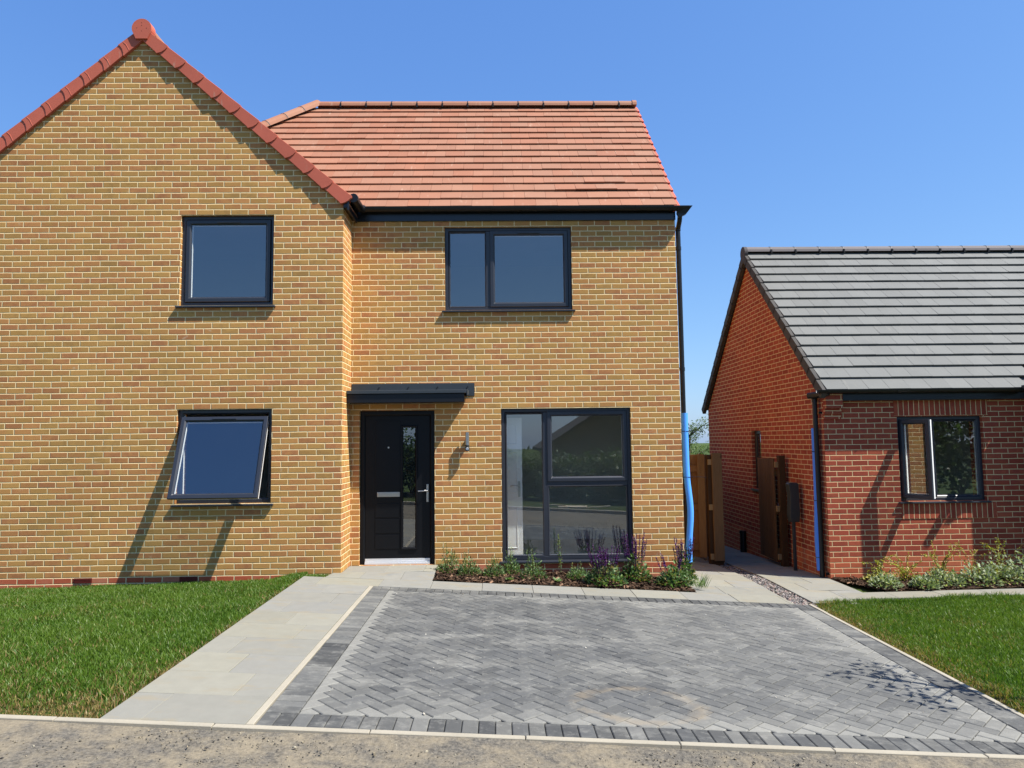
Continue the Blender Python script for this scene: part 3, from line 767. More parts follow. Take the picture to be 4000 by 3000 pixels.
# wall light
X, Z = 1.589, 1.49; e = empty('wall_light', (X, YM, Z), 'small steel cylinder wall light on the buff bricks right of the front door', 'wall light')
m = MB(); m.tube([(0, -.075, .115), (0, -.075, .285)], .027, 20); m.build('lamp_tube', M['steel'], e)
m = MB(); m.tube([(0, -.075, .03), (0, -.075, .113)], .028, 20); m.build('sensor_housing', M['charger'], e)
m = MB(); m.tube([(0, -.105, .060), (0, -.097, .062)], .019, 14); m.build('sensor_lens', M['white'], e)
m = MB(); m.box(-.02, .02, -.055, -.001, .12, .20); m.build('wall_bracket', M['steel'], e)

# ================================================================== the red brick bungalow
B = empty('bungalow', (6.646, .86, -.33), 'single-storey red brick bungalow with grey tiled roof and open casement window', 'house')
BO = Vector(B.location)
BX, BY, BYR, BE = 6.646, .86, 6.44, 2.17
BW = (7.70, 8.935, .735, 1.935); SW = (3.34, 3.80, .74, 1.785)
def pb(mb, name, mats, parent=None, **k):
    o = mb.build(name, mats, parent or B, **k)
    if not parent: o.location = -BO
    return o
Bp = bpy.data.objects.new('tmp', None)
RBY, RBZ = 3.65, 5.04; BT = (RBZ - 2.28) / (RBY - .68)
mb = MB()
WX = 9.66; WY = .47
wall_panel(mb, 'y', BY, BX, WX, -.9, BE + .1, [BW], .3, 1, 0, (.05, .03))
wall_panel(mb, 'x', BX, BY, BYR, -.9, BE + .1, [SW], .3, 1, 0, (.0, .03))
gt = RBZ - .12
mb.prism([(BX, BY, BE + .1), (BX, BYR, BE + .1), (BX, RBY, gt)], [(BX + .1, BY, BE + .1), (BX + .1, BYR, BE + .1), (BX + .1, RBY, gt)])
for i in range(-5, 0): mb.uv[i] = (0, .03)
wall_panel(mb, 'y', BYR, BX, 16, -.9, BE + .1, [], .3, -1); wall_panel(mb, 'x', 16, WY, BYR, -.9, BE + .1, [], .3, -1)
wall_panel(mb, 'x', WX, WY, BY + .3, -.9, BE + .1, [], .3, 1, 0, (0, .03)); wall_panel(mb, 'y', WY, WX, 16, -.9, BE + .1, [], .3, 1, 0, (0, .03))
mb.prism([(WX, WY, BE + .1), (16, WY, BE + .1), (12.8, WY, 4.6)], [(WX, WY + .1, BE + .1), (16, WY + .1, BE + .1), (12.8, WY + .1, 4.6)])
mb.box(BX + .001, 6.885, BY - .10, BY - .001, 2.06, 2.27); mb.box(BX + .001, 6.885, BY - .055, BY - .001, 1.985, 2.059); mb.box(BX + .001, 6.885, BY - .03, BY - .001, 1.91, 1.984)   # corbelled corner
BM = [M['red'], M['wallwhite']]
bw = pb(mb, 'wall', BM)
for z0, z1, xa, xb in ((1.945, 2.165, 7.66, 9.02), (.488, .703, 7.70, 9.06)):
    m = MB(); m.uvo = (.002 - z0, .0, 'r'); m.box(xa, xb, BY - .006, BY + .05, z0, z1); pb(m, 'soldier_course', M['redsoldier'])
x0, x1, z0, z1 = BW
w = window(B, x0, x1, z0, z1, BY, [(x0 + .050, x0 + .490, z0 + .050, z1 - .050, 'side', math.radians(61.5)), (x0 + .548, x1 - .062, z0 + .060, z1 - .062, 'fixed')], bars=[(x0 + .492, x0 + .550, z0 + .055, z1 - .055)])
w.location = -BO
rm = room(B, 6.95, 9.5, BY + .31, 3.2, -.2, 2.2, [], 'dimwall'); rm.location = -BO
# narrow side window
m = MB(); xs = BX + .06
def ringx(mb, y0, y1, z0, z1, w, xa, xb):
    def L(d, x): return [(x, y0 + d, z0 + d), (x, y1 - d, z0 + d), (x, y1 - d, z1 - d), (x, y0 + d, z1 - d)]
    mb.loft([L(0, xb), L(0, xa), L(w - .01, xa), L(w, xa + .012), L(w, xb)])
ringx(m, *SW, .065, xs, xs + .06); sw = pb(m, 'window', M['frame'], bevel=.002)
m = MB(); m.box(xs + .02, xs + .04, SW[0] + .06, SW[1] - .06, SW[2] + .06, SW[3] - .06); m.build('pane', M['glass'], sw)
m = MB(); m.box(BX - .04, xs + .03, SW[0] - .03, SW[1] + .03, SW[2] - .035, SW[2] - .002); m.build('sill', M['frame'], sw, bevel=.003)
# roof
R = MB(); Sb = Vector((0, RBY - .68, RBZ - 2.28)); WB = Sb.length; Sb.normalize(); Nb = Vector((0, -Sb.z, Sb.y)); VX = 6.585
valley = lambda s: 9.47 - VX + s * .75
tiles(R, (VX + .03, .68, 2.28), (1, 0, 0), Sb, Nb, 9.6, WB, 15, .296, .022, greyc, xr=valley, rag=.002, gap=.036)
dk = lambda pts: R.add([Vector(p) for p in pts], [tuple(range(len(pts)))], 0, (.10, .10, .10, 1))
dk([(VX, .68, 2.28), (9.4, .68, 2.28), (16, .68, 2.28), (16, RBY, RBZ), (VX, RBY, RBZ)]); dk([(VX, 2 * RBY - .68, 2.28), (16, 2 * RBY - .68, 2.28), (16, RBY, RBZ), (VX, RBY, RBZ)])
# projecting wing roof on the right
Sw = Vector((12.8 - 9.56, 0, 4.72 - 2.30)); Ww = Sw.length; Sw.normalize(); Nw = Vector((-Sw.z, 0, Sw.x))
tiles(R, (9.56, .36, 2.30), (0, 1, 0), Sw, Nw, 4.0, Ww, 15, .296, .026, greyc, xl=lambda s: 0, rag=.002)
Sw2 = Vector((-(16.1 - 12.8), 0, 4.72 - 2.30)).normalized(); dk([(9.56, .36, 2.30), (9.56, 4, 2.30), (12.8, 4, 4.72), (12.8, .36, 4.72)]); dk([(16.1, .36, 2.30), (16.1, 4, 2.30), (12.8, 4, 4.72), (12.8, .36, 4.72)])
br = pb(R, 'roof', M['greytile'])
m = MB(); cl = []; x = VX + .02; rz = RBZ + .02
def gc2():
    k = random.uniform(.9, 1.08); return (.13 * k, .115 * k, .115 * k, 1)
while x < 15.5:
    arch(m, (x, RBY, rz), (x + .437, RBY, rz), (0, 0, 1), .112, col=gc2()); cl.append((x + .446, RBY, rz)); x += .448
m.build('ridge_tile', M['greytile'], br); clips(cl, br, r=.118)
m = MB(); cp = [(RBY + .125 * math.cos(w_), rz - .01 + .125 * math.sin(w_)) for w_ in [math.radians(-35 + 250 * k / 16) for k in range(17)]] + [(RBY - .08, rz - .17), (RBY + .08, rz - .17)]
m.prism([(VX - .03, a, b) for a, b in cp][::-1], [(VX + .03, a, b) for a, b in cp][::-1], 0, (.055, .05, .052, 1)); m.build('ridge_end_cap', M['greytile'], br, bevel=.003)
m = MB(); gg = WB / 15
for sd in (0, 1):
    for i in range(15):
        b = Vector((VX - .028, .68, 2.28)) + Sb * (i * gg - .01) ; k = random.uniform(.9, 1.1); c = (.052 * k, .048 * k, .044 * k, 1)
        L = gg + .03; p = [b + Nb * -.10, b + Vector((.07, 0, 0)) + Nb * -.10, b + Vector((.07, 0, 0)) + Sb * L + Nb * -.115, b + Sb * L + Nb * -.115]
        q = [b + Nb * .043, b + Vector((.07, 0, 0)) + Nb * .043, b + Vector((.07, 0, 0)) + Sb * L + Nb * .024, b + Sb * L + Nb * .024]
        if sd: p = [Vector((a.x, 2 * RBY - a.y, a.z)) for a in p]; q = [Vector((a.x, 2 * RBY - a.y, a.z)) for a in q]
        m.hexa(p + q, 0, c)
m.build('verge_cap', M['greytile'], br, bevel=.003)
m = MB(); m.box(6.888, WX - .003, BY - .105, BY - .003, 2.165, 2.36); pb(m, 'fascia', M['fascia'], bevel=.003)
m = MB(); gutter(m, 6.50, 9.42, BY - .165, 2.315, .056)
for x in (7.05, 7.62, 8.20, 8.75, 9.30): gutter(m, x, x + .02, BY - .165, 2.315, .060)
m.tube([(9.42, BY - .165, 2.30), (9.42, .3, 2.30)], .055, 12)
m.tube([(6.66, BY - .165, 2.27), (6.64, BY - .13, 2.255), (6.56, .92, 2.255), (6.50, 1.00, 2.25)], [.03, .034, .05, .045], 12)
pb(m, 'gutter', M['black'], bevel=.002)
QX, QY = 6.585, .985
m = MB(); m.tube([(QX, QY, 2.24), (QX, QY, gz(QX, QY) - .02)], .035, 14)
m.tube([(QX, QY, 2.16), (QX, QY, 2.22)], .042, 14); m.box(QX + .02, BX + .06, QY - .09, QY - .06, 1.99, 2.02); m.box(QX + .02, BX + .06, QY - .09, QY - .06, gz(QX, QY) + .05, gz(QX, QY) + .08)
pb(m, 'drainpipe', M['black'])
m = MB(); m.tube([(6.59, 4.30, -.12), (6.59, 4.30, -.50)], .055, 12); m.tube([(6.59, 4.30, -.13), (6.59, 4.30, -.08)], .062, 12); pb(m, 'waste_pipe', M['black'])
sleeve('foam_sleeve', QX - .004, QY + .028, 1.785, -.235, lambda z: (-.004 - .02 * math.exp(-((z - .2) / .4) ** 2), .010), .044, M['bluedim'], [(1.45, -.10, .0), (.75, -.02, 0), (-.05, -.06, 0)],
       'shade-toned blue foam strip behind the bungalow corner drainpipe', 0)

# ================================================================== gates, fence and charging point between the houses
def wc(d=1.): k = random.uniform(.75, 1.2) * d; return (.115 * k, .056 * k, .019 * k, 1)
def gate(name, loc, rz, W, Hh, label, ledges, narrow, d):
    e = empty(name, loc, label, 'gate', 'wooden side gates', rz); nb = round(W / narrow); s = W / nb
    m = MB()
    for i in range(nb): m.box(i * s + .003, (i + 1) * s - .003, 0, .02, .06, Hh + random.uniform(-.006, .006), 0, wc(d))
    m.build('boards', M['wood'], e, bevel=.002)
    y0, y1 = ledges
    for z in (.22, .86, Hh - .22):
        m = MB(); m.box(.01, W - .01, y0, y1, z - .05, z + .05, 0, wc(d)); m.build('ledge', M['wood'], e, bevel=.003)
    m = MB(); a, b = (y0 - .03, y0) if y0 < 0 else (-.03, 0); m.box(.06 * 1, .085, a, b, .88, .98); m.tube([(.07, a, .95), (.07, a - .03, .93), (.07, a - .02, .90)], .006, 6); m.build('latch', M['alu'], e)
    return e
gl = gate('wooden_gate', (4.66, 2.62, gz(4.7, 2.5)), math.radians(-17), .735, 1.70, 'brown wooden gate with cross ledges nearest the blue foam sleeve', (-.045, -.0005), .10, 1.25)
m = MB(); m.box(.62, .735, -.068, -.046, .06, 1.715, 0, (.15, .080, .028, 1)); m.build('edge_board', M['wood'], gl, bevel=.003)
fe = empty('fence', (5.52, 2.25, gz(5.52, 2.25)), 'close-boarded wooden fence end standing between the two gates', 'fence')
m = MB(); m.box(-.085, .075, -.02, .02, .06, 1.77, 0, (.14, .082, .036, 1)); m.build('board', M['wood'], fe, bevel=.003)
m = MB(); m.box(-.15, .07, .024, .12, -.1, 1.74, 0, wc(.45)); m.build('post', M['wood'], fe, bevel=.003)  # post widened and darkened to paint in the shaded gap beside the gate
m = MB()
for i in range(44): m.box(.078, .096, -.05 + i * .125 + .12, -.05 + (i + 1) * .125 + .124, .05 - .045 * (.5 + i * .125), 1.74 - .03 * i * .1, 0, wc(.7))
m.build('fence_panel', M['wood'], fe)
for z in (1.62, .90, .12):
    m = MB(); m.box(-.145, -.086, .0, .05, z - .04, z + .05, 0, (.25, .16, .07, 1)); m.build('hinge_block', M['wood'], fe, bevel=.003)
gate('wooden_gate', (6.49, 2.34, gz(6.5, 2.3)), math.radians(88), .80, 1.70, 'narrow-slatted wooden gate standing open along the bungalow side wall', (-.045, -.0005), .08, .95)
po = empty('gate_post', (6.545, 2.22, gz(6.5, 2.2)), 'dark wooden gate post fixed to the bungalow side wall', 'gate post')
m = MB(); m.box(-.05, .05, -.05, .05, -.05, 1.75, 0, wc(.5)); m.build('post', M['wood'], po, bevel=.004)
for z in (1.60, .90, .14):
    m = MB(); m.box(-.10, -.0505, -.02, .03, z - .04, z + .05, 0, (.25, .16, .07, 1)); m.build('hinge_block', M['wood'], po, bevel=.003)
cp = empty('charging_point', (6.505, 1.72, gz(6.5, 1.72)), 'dark grey box on a slim post beside the red brick side wall', 'charging point'); zz = cp.location.z
m = MB(); m.box(-.022, .022, -.022, .022, -.05, .37 - zz); m.build('post', M['charger'], cp, bevel=.004)
m = MB(); zb, zt = .37 - zz, .965 - zz; m.loft([[(-.055, -.05, zb), (.075, -.05, zb), (.075, .07, zb), (-.055, .07, zb)], [(-.068, -.06, zb + .10), (.085, -.06, zb + .10), (.085, .08, zb + .10), (-.068, .08, zb + .10)], [(-.052, -.06, zb + .38), (.085, -.06, zb + .38), (.085, .08, zb + .38), (-.052, .08, zb + .38)], [(-.072, -.06, zt - .02), (.08, -.06, zt - .02), (.08, .08, zt - .02), (-.072, .08, zt - .02)], [(-.055, -.045, zt), (.065, -.045, zt), (.065, .065, zt), (-.055, .065, zt)]], closed=False, caps=True); m.build('box', M['charger'], cp, bevel=.006)

# ================================================================== planting beds
def bed(name, poly_fn, xs, ys, h):
    n = len(xs); mb = MB(); pts = []
    for y in ys:
        for x in xs: pts.append((x, y, gz(x, y) + h * (.5 + .5 * math.sin(x * 7.1 + y * 5.) * math.sin(x * 3.3 - y * 9)) - .016))
    fs = []
    for j in range(len(ys) - 1):
        for i in range(n - 1):
            if poly_fn((xs[i] + xs[i + 1]) / 2, (ys[j] + ys[j + 1]) / 2): fs.append((j * n + i, j * n + i + 1, (j + 1) * n + i + 1, (j + 1) * n + i))
    mb.add(pts, fs); return tag(mb.build(name, M['soil'], smooth=True), kind='structure')
inA = lambda x, y: y < .555
bed('flower_bed', inA, fr(1.192, 4.415, .045), fr(-.352, .5535, .045), .035)
inB = lambda x, y: y < .858 and x > 6.66 + (.858 - y) * .32 and not (x > WX and y > WY)
bed('flower_bed', inB, fr(6.66, 11, .045), fr(-.055, .857, .045), .04)

def chips(name, n, region, label):
    V = []; T = []; C = []
    while len(V) < n * 4:
        x, y = region()
        a = random.uniform(0, 6.28); l = random.uniform(.010, .034); w = random.uniform(.004, .011); z = gz(x, y) - .004 + random.uniform(.0, .03)
        t1, t2 = random.uniform(-.012, .012), random.uniform(-.008, .008); ca, sa = math.cos(a), math.sin(a); b = len(V)
        V += [(x + ca * l - sa * w, y + sa * l + ca * w, z + t1 + t2), (x - ca * l - sa * w, y - sa * l + ca * w, z - t1 + t2), (x - ca * l + sa * w, y - sa * l - ca * w, z - t1 - t2), (x + ca * l + sa * w, y + sa * l - ca * w, z + t1 - t2)]
        T += [(b, b + 1, b + 2), (b, b + 2, b + 3)]
        k = random.uniform(.3, 1.) if random.random() < .86 else random.uniform(1.5, 3.2); C += [(.085 * k, .050 * k, .031 * k)] * 4
    o = np_mesh(name, np.array(V), np.array(T), np.array(C), M['stone']); return tag(o, label, 'bark chips', None, 'stuff')
chips('bark_mulch', 6500, lambda: (random.uniform(1.21, 4.40), random.uniform(-.34, .54)), 'brown bark chips covering the bed below the big window')
def regB():
    while True:
        x, y = random.uniform(6.7, 9.7), random.uniform(-.04, .84)
        if inB(x, y): return x, y
chips('bark_mulch', 3000, regB, 'dark bark chips covering the bed in front of the bungalow')

def stones(name, n, region, size, cols, label, cat, mat='stone', zo=0):
    base = np.array([(1, 0, 0), (-1, 0, 0), (0, 1, 0), (0, -1, 0), (0, 0, 1), (0, 0, -1)], float)
    tri = np.array([(0, 2, 4), (2, 1, 4), (1, 3, 4), (3, 0, 4), (2, 0, 5), (1, 2, 5), (3, 1, 5), (0, 3, 5)])
    V = []; T = []; C = []
    for i in range(n):
        x, y = region(); s = random.uniform(*size) * (1 if random.random() < .9 else 1.5)
        sx, sy, sz = s * random.uniform(.7, 1.3), s * random.uniform(.6, 1.), s * random.uniform(.4, .75); a = random.uniform(0, 6.28)
        p = base * (1 + RNG.uniform(-.25, .25, (6, 3))) * (sx, sy, sz) + RNG.uniform(-.2, .2, (6, 3)) * s
        p = np.stack([p[:, 0] * math.cos(a) - p[:, 1] * math.sin(a), p[:, 0] * math.sin(a) + p[:, 1] * math.cos(a), p[:, 2]], 1) + (x, y, gz(x, y) + zo + sz * .3)
        V.append(p); T.append(tri + 6 * i); k = random.uniform(.55, 1.3); c = random.choice(cols); C.append(np.tile(np.array(c) * k, (6, 1)))
    return tag(np_mesh(name, np.concatenate(V), np.concatenate(T), np.concatenate(C), M[mat]), label, cat, None, 'stuff')
stones('gravel', 4200, lambda: (random.uniform(5.455, 5.715), -.80 + 8.5 * random.random() ** 1.8), (.008, .02), [(.22, .20, .19), (.14, .13, .13), (.30, .26, .22), (.24, .17, .15), (.06, .06, .06)], 'grey and pink shingle strip between the two paths', 'gravel', zo=-.022)
stones('road_grit', 3600, lambda: (random.uniform(-3, 6.5), -4.93 - .12 * abs(random.gauss(0, 1)) - (random.random() < .6) * random.uniform(0, 1.1)), (.002, .008), [(.05, .048, .045), (.09, .085, .075), (.16, .14, .11), (.30, .27, .2), (.2, .17, .12)], 'loose dark grit and stones along the road edge', 'grit', zo=-.022)
stones('pebbles', 130, lambda: (random.uniform(.8, 5.4), random.uniform(-4.7, -.9)), (.003, .008), [(.45, .42, .36), (.5, .46, .38), (.2, .17, .13)], 'tiny pale pebbles scattered over the grey block drive', 'pebbles', zo=.0)

# ------------------------------------------------------------------ lawns
def vnoise(x, y, s):
    return (np.sin(x * s + 1.7 * np.sin(y * s * .7)) * np.sin(y * s * 1.13 + 1.3 * np.sin(x * s * .9 + 2.)) + .5 * np.sin(x * s * 2.7 + y * s * 1.9) * np.sin(y * s * 2.3 - x * s)) / 1.5
def lawn(name, n, sampler, dry, label, hmul):
    P = sampler(n); n = len(P); x, y = P[:, 0], P[:, 1]; z = np.array([gz(a, b) for a, b in P]) - .035
    d = np.clip(dry(x, y) + .25 * vnoise(x, y, 5.) * .6, 0, 1)
    h = RNG.uniform(.026, .060, n) * hmul(x, y) * (1 - .45 * d) * (1 + .35 * vnoise(x, y, 3.1)); w = RNG.uniform(.0022, .0048, n)
    a = RNG.uniform(0, 2 * np.pi, n); lean = RNG.uniform(.1, .85, n) * h; la = RNG.uniform(0, 2 * np.pi, n)
    cx, sx = np.cos(a) * w, np.sin(a) * w; lx, ly = np.cos(la) * lean, np.sin(la) * lean
    V = np.zeros((n, 5, 3))
    V[:, 0] = np.stack([x - cx, y - sx, z], 1); V[:, 1] = np.stack([x + cx, y + sx, z], 1)
    V[:, 2] = np.stack([x - cx * .8 + lx * .35, y - sx * .8 + ly * .35, z + .6 * h], 1); V[:, 3] = np.stack([x + cx * .8 + lx * .35, y + sx * .8 + ly * .35, z + .6 * h], 1)
    V[:, 4] = np.stack([x + lx, y + ly, z + h], 1)
    t = np.array([(0, 1, 3), (0, 3, 2), (2, 3, 4)]); T = (t[None] + 5 * np.arange(n)[:, None, None]).reshape(-1, 3)
    g1, g2, dr = np.array((.052, .126, .011)), np.array((.135, .212, .028)), np.array((.34, .24, .10))
    m = np.clip(RNG.uniform(0, 1, n) * .75 + .25 * (vnoise(x, y, 2.2) + .5), 0, 1)[:, None]
    c = g1 * (1 - m) + g2 * m; isd = (RNG.uniform(0, 1, n) < d * .9)[:, None]; c = np.where(isd, dr * RNG.uniform(.5, 1.1, (n, 1)), c * (1 - .15 * d[:, None]))
    pale = (RNG.uniform(0, 1, n) < .05 + .05 * np.clip(vnoise(x + 9, y - 4, 1.3), 0, 1))[:, None]; c = np.where(pale, np.array((.22, .27, .09)), c)
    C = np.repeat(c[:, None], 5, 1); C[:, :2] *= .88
    return tag(np_mesh(name, V.reshape(-1, 3), T, C.reshape(-1, 3), M['blade']), label, 'lawn', None, 'stuff')
def pathedge(y): return np.where(y < -.42, -.365 + .018 * np.sin(y * 5.), -.105)
def sampL(n):
    x = RNG.uniform(-5.6, -.08, n); y = RNG.uniform(-4.868, -.005, n); keep = (x < pathedge(y)) & ((x > -1.6 - (y + 4.87) * .72) | (RNG.uniform(0, 1, n) < .2))
    return np.stack([x, y], 1)[keep]
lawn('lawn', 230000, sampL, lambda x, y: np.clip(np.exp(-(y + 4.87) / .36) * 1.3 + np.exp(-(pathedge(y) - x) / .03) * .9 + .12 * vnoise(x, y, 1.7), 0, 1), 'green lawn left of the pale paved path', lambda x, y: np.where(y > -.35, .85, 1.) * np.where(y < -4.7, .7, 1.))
def topR(x): return -.62 + (x - 5.75) * .125
def sampR(n):
    x = RNG.uniform(5.66, 10., n); y = RNG.uniform(-4.868, -.1, n); keep = (y < np.minimum(topR(x), -.405)) & ((x < 6.0 + (y + 4.87) * .75) | (RNG.uniform(0, 1, n) < .2))
    return np.stack([x, y], 1)[keep]
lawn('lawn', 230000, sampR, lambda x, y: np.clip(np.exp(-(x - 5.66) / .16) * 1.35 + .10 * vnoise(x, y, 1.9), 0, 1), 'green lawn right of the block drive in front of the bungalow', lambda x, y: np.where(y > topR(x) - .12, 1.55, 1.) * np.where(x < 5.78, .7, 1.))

# ------------------------------------------------------------------ plants
class Plant:
    def __init__(s): s.V = []; s.T = []; s.C = []
    def leaf(s, p, d, l, w, c, up=None, fold=.0):
        d = Vector(d).normalized(); side = d.cross(Vector((random.uniform(-.5, .5), random.uniform(-.5, .5), 1))).normalized(); p = Vector(p); b = len(s.V)
        nrm = side.cross(d)
        s.V += [p, p + d * l * .5 + side * w * .5 + nrm * fold * l, p + d * l, p + d * l * .5 - side * w * .5 + nrm * fold * l]
        s.T += [(b, b + 1, b + 2), (b, b + 2, b + 3)]; k = random.uniform(.7, 1.25); s.C += [tuple(x * k for x in c)] * 4
    def stem(s, p, q, r, c):
        p, q = Vector(p), Vector(q); t = (q - p).normalized(); a = t.cross(Vector((.3, 1, .1))).normalized() * r; bb = t.cross(a); b = len(s.V)
        s.V += [p + a, p - a * .5 + bb * .87, p - a * .5 - bb * .87, q + a * .6, q - a * .3 + bb * .5, q - a * .3 - bb * .5]
        for i in range(3): j = (i + 1) % 3; s.T += [(b + i, b + j, b + 3 + j), (b + i, b + 3 + j, b + 3 + i)]
        s.C += [c] * 6
    def build(s, name, parent, mat): return np_mesh(name, np.array([tuple(v) for v in s.V]), np.array(s.T), np.array(s.C), mat, parent)
def rdir(up=.3):
    while True:
        v = Vector((random.gauss(0, 1), random.gauss(0, 1), random.gauss(up, .7)))
        if v.length > .1: return v.normalized()

def mound(P, r, h, n, l, w, cols, up=.5, x0=0, y0=0):
    for i in range(n):
        a = random.uniform(0, 6.28); rr = r * math.sqrt(random.random()); z = h * (1 - (rr / r) ** 2) * random.uniform(.15, 1.) * random.uniform(.75, 1.15)
        p = (x0 + rr * math.cos(a), y0 + rr * math.sin(a), z); d = Vector((math.cos(a) * rr / r, math.sin(a) * rr / r, up)) + rdir(.2) * .8
        P.leaf(p, d, l * random.uniform(.6, 1.3), w * random.uniform(.7, 1.2), random.choice(cols), fold=random.uniform(-.1, .1))

def put(name, x, y, label, cat, group):
    return empty(name, (x, y, gz(x, y) + .02), label, cat, group, random.uniform(0, 6))
GD = [(.06, .12, .04), (.08, .155, .05), (.11, .19, .07), (.035, .075, .028)]
GL = [(.12, .20, .075), (.16, .24, .09), (.085, .15, .055), (.22, .28, .13)]
def bushy(x, y, r, h, label, tip):                                    # narrow leaved shrub with upright shoots
    e = put('young_shrub', x, y, label, 'shrub', 'young shrubs in the bed below the big window'); P = Plant(); mound(P, r, h, 420, .045, .013, GD + GL, .8); 
    for k in range(tip):
        a = random.uniform(0, 6.28); rr = r * random.uniform(0, .7); q = Vector((rr * math.cos(a), rr * math.sin(a), h * random.uniform(.9, 1.45))); b = Vector((q.x * .4, q.y * .4, 0))
        P.stem(b, q, .003, (.10, .075, .04))
        for i in range(26): t = random.uniform(.35, 1.02); P.leaf(b.lerp(q, t), rdir(.5), .030, .009, random.choice(GL + [(.19, .17, .05)]))
    P.build('foliage', e, M['leaf'])
def salvia(x, y, r, h, sp, hs, label):
    e = put('salvia', x, y, label, 'flowering plant', 'purple flowering salvias by the house corner'); P = Plant(); mound(P, r * 1.1, h * 1.15, 560, .062, .032, GD + [(.15, .21, .08), (.20, .16, .07)], .5)
    P.build('foliage', e, M['leaf']); F = Plant()
    for k in range(sp):
        a = random.uniform(0, 6.28); rr = r * math.sqrt(random.random()); b = Vector((rr * math.cos(a) * .6, rr * math.sin(a) * .6, h * .4)); q = Vector((rr * math.cos(a) * 1.1, rr * math.sin(a) * 1.1, h * .7 + hs * random.uniform(.55, 1.)))
        F.stem(b, q, .0026, (.05, .015, .06))
        for i in range(80):
            t = random.uniform(.40, 1.0); F.leaf(b.lerp(q, t), rdir(.6), .021 * (1.15 - t * .4), .012, random.choice([(.075, .014, .13), (.045, .008, .075), (.12, .03, .20), (.055, .010, .045)]))
    F.build('flower_spikes', e, M['flower'])
bushy(1.36, .22, .17, .26, 'tall twiggy shrub closest to the front door at the bed corner', 5)
bushy(1.62, .06, .14, .22, 'rounded dark green shrub second from the front door', 3)
bushy(1.93, .05, .13, .20, 'low green shrub under the left edge of the big window', 4)
bushy(2.16, .26, .12, .24, 'small leafy shrub against the sill at the big window left corner', 4)
bushy(2.44, .02, .16, .27, 'full leafy shrub in front of the big window mullion', 6)
bushy(3.02, .12, .14, .14, 'flat yellowing shrub midway along the bed', 2)
P_e = put('tall_shoot', 2.80, .26, 'single tall leafy shoot rising against the big window', 'plant', None); P = Plant()
for k in range(4):
    q = Vector((random.uniform(-.06, .06), random.uniform(-.03, .03), random.uniform(.2, .5) if k else .52)); P.stem((0, 0, 0), q, .003, (.10, .07, .04))
    for i in range(60 if k == 0 else 25): P.leaf(Vector((0, 0, 0)).lerp(q, random.uniform(.2, 1.)), rdir(.6), .034, .012, random.choice(GL + [(.17, .16, .05)]))
P.build('foliage', P_e, M['leaf'])
salvia(3.33, -.12, .23, .24, 26, .34, 'wide salvia with dense purple spikes below the window right half')
salvia(3.78, .20, .17, .30, 22, .40, 'tall salvia with purple spikes against the bricks right of the window')
salvia(4.22, -.02, .20, .20, 6, .22, 'low salvia with few spikes at the bed front corner')
salvia(4.42, .26, .15, .34, 17, .36, 'salvia with dark spikes in front of the blue foam sleeve')
def weed(x, y, label):
    e = put('weed', x, y, label, 'weed', 'small weeds in the bed'); P = Plant()
    for k in range(14): P.leaf((0, 0, .01), (math.cos(k * 2.4), math.sin(k * 2.4), random.uniform(.2, .9)), random.uniform(.04, .085), .032, random.choice([(.11, .18, .06), (.15, .22, .08)]))
    P.build('foliage', e, M['leaf'])
weed(2.13, -.24, 'pale broad-leaved weed at the front edge of the bed, left of the middle'); weed(2.72, -.20, 'small pale weed at the front edge of the bed, near its middle')
e = put('grass_tuft', 4.52, -.20, 'wispy grass tuft at the right end of the bed', 'grass tuft', None); P = Plant()
for k in range(90):
    a = random.uniform(0, 6.28); P.leaf((random.uniform(-.06, .06), random.uniform(-.06, .06), 0), (math.cos(a) * .6, math.sin(a) * .6, 1), random.uniform(.08, .24), .006, random.choice(GL))
P.build('blades', e, M['leaf'])
# bungalow bed: grey-green sage cushions and yellow-green shrubs behind them
SG = [(.16, .21, .12), (.22, .275, .155), (.28, .33, .19), (.10, .15, .075), (.36, .39, .23)]
YG = [(.27, .29, .04), (.34, .32, .055), (.18, .23, .035), (.38, .33, .09)]
sage = [(7.06, .20, .20, .16, 'first sage cushion from the paved path'), (7.50, .08, .17, .13, 'sage cushion in front of the window shadow'), (7.86, .24, .26, .21, 'sage cushion below the open casement'),
        (8.32, .22, .28, .24, 'sage cushion below the window middle'), (8.72, .34, .30, .32, 'taller sage cushion at the shadow edge'), (9.12, .40, .32, .38, 'tallest sage cushion in the shaded bed end')]
for x, y, r, h, lb in sage:
    e = put('sage_plant', x, y, lb + ', grey-green leaves', 'plant', 'grey-green sages in front of the bungalow'); P = Plant(); mound(P, r * .92, h * 1.1, 460, .054, .030, SG, .5); P.build('foliage', e, M['leaf'])
yel = [(7.16, .55, 5, .36, 'yellow-green shrub with one arching shoot nearest the corner'), (7.55, .58, 7, .30, 'yellow-green shrub before the casement shadow'), (8.02, .55, 9, .46, 'yellow-green shrub with upright shoots under the window'),
       (8.50, .58, 6, .42, 'sparse reddish shrub under the window right half'), (8.92, .58, 7, .52, 'arching yellow-green shrub at the sunlit edge')]
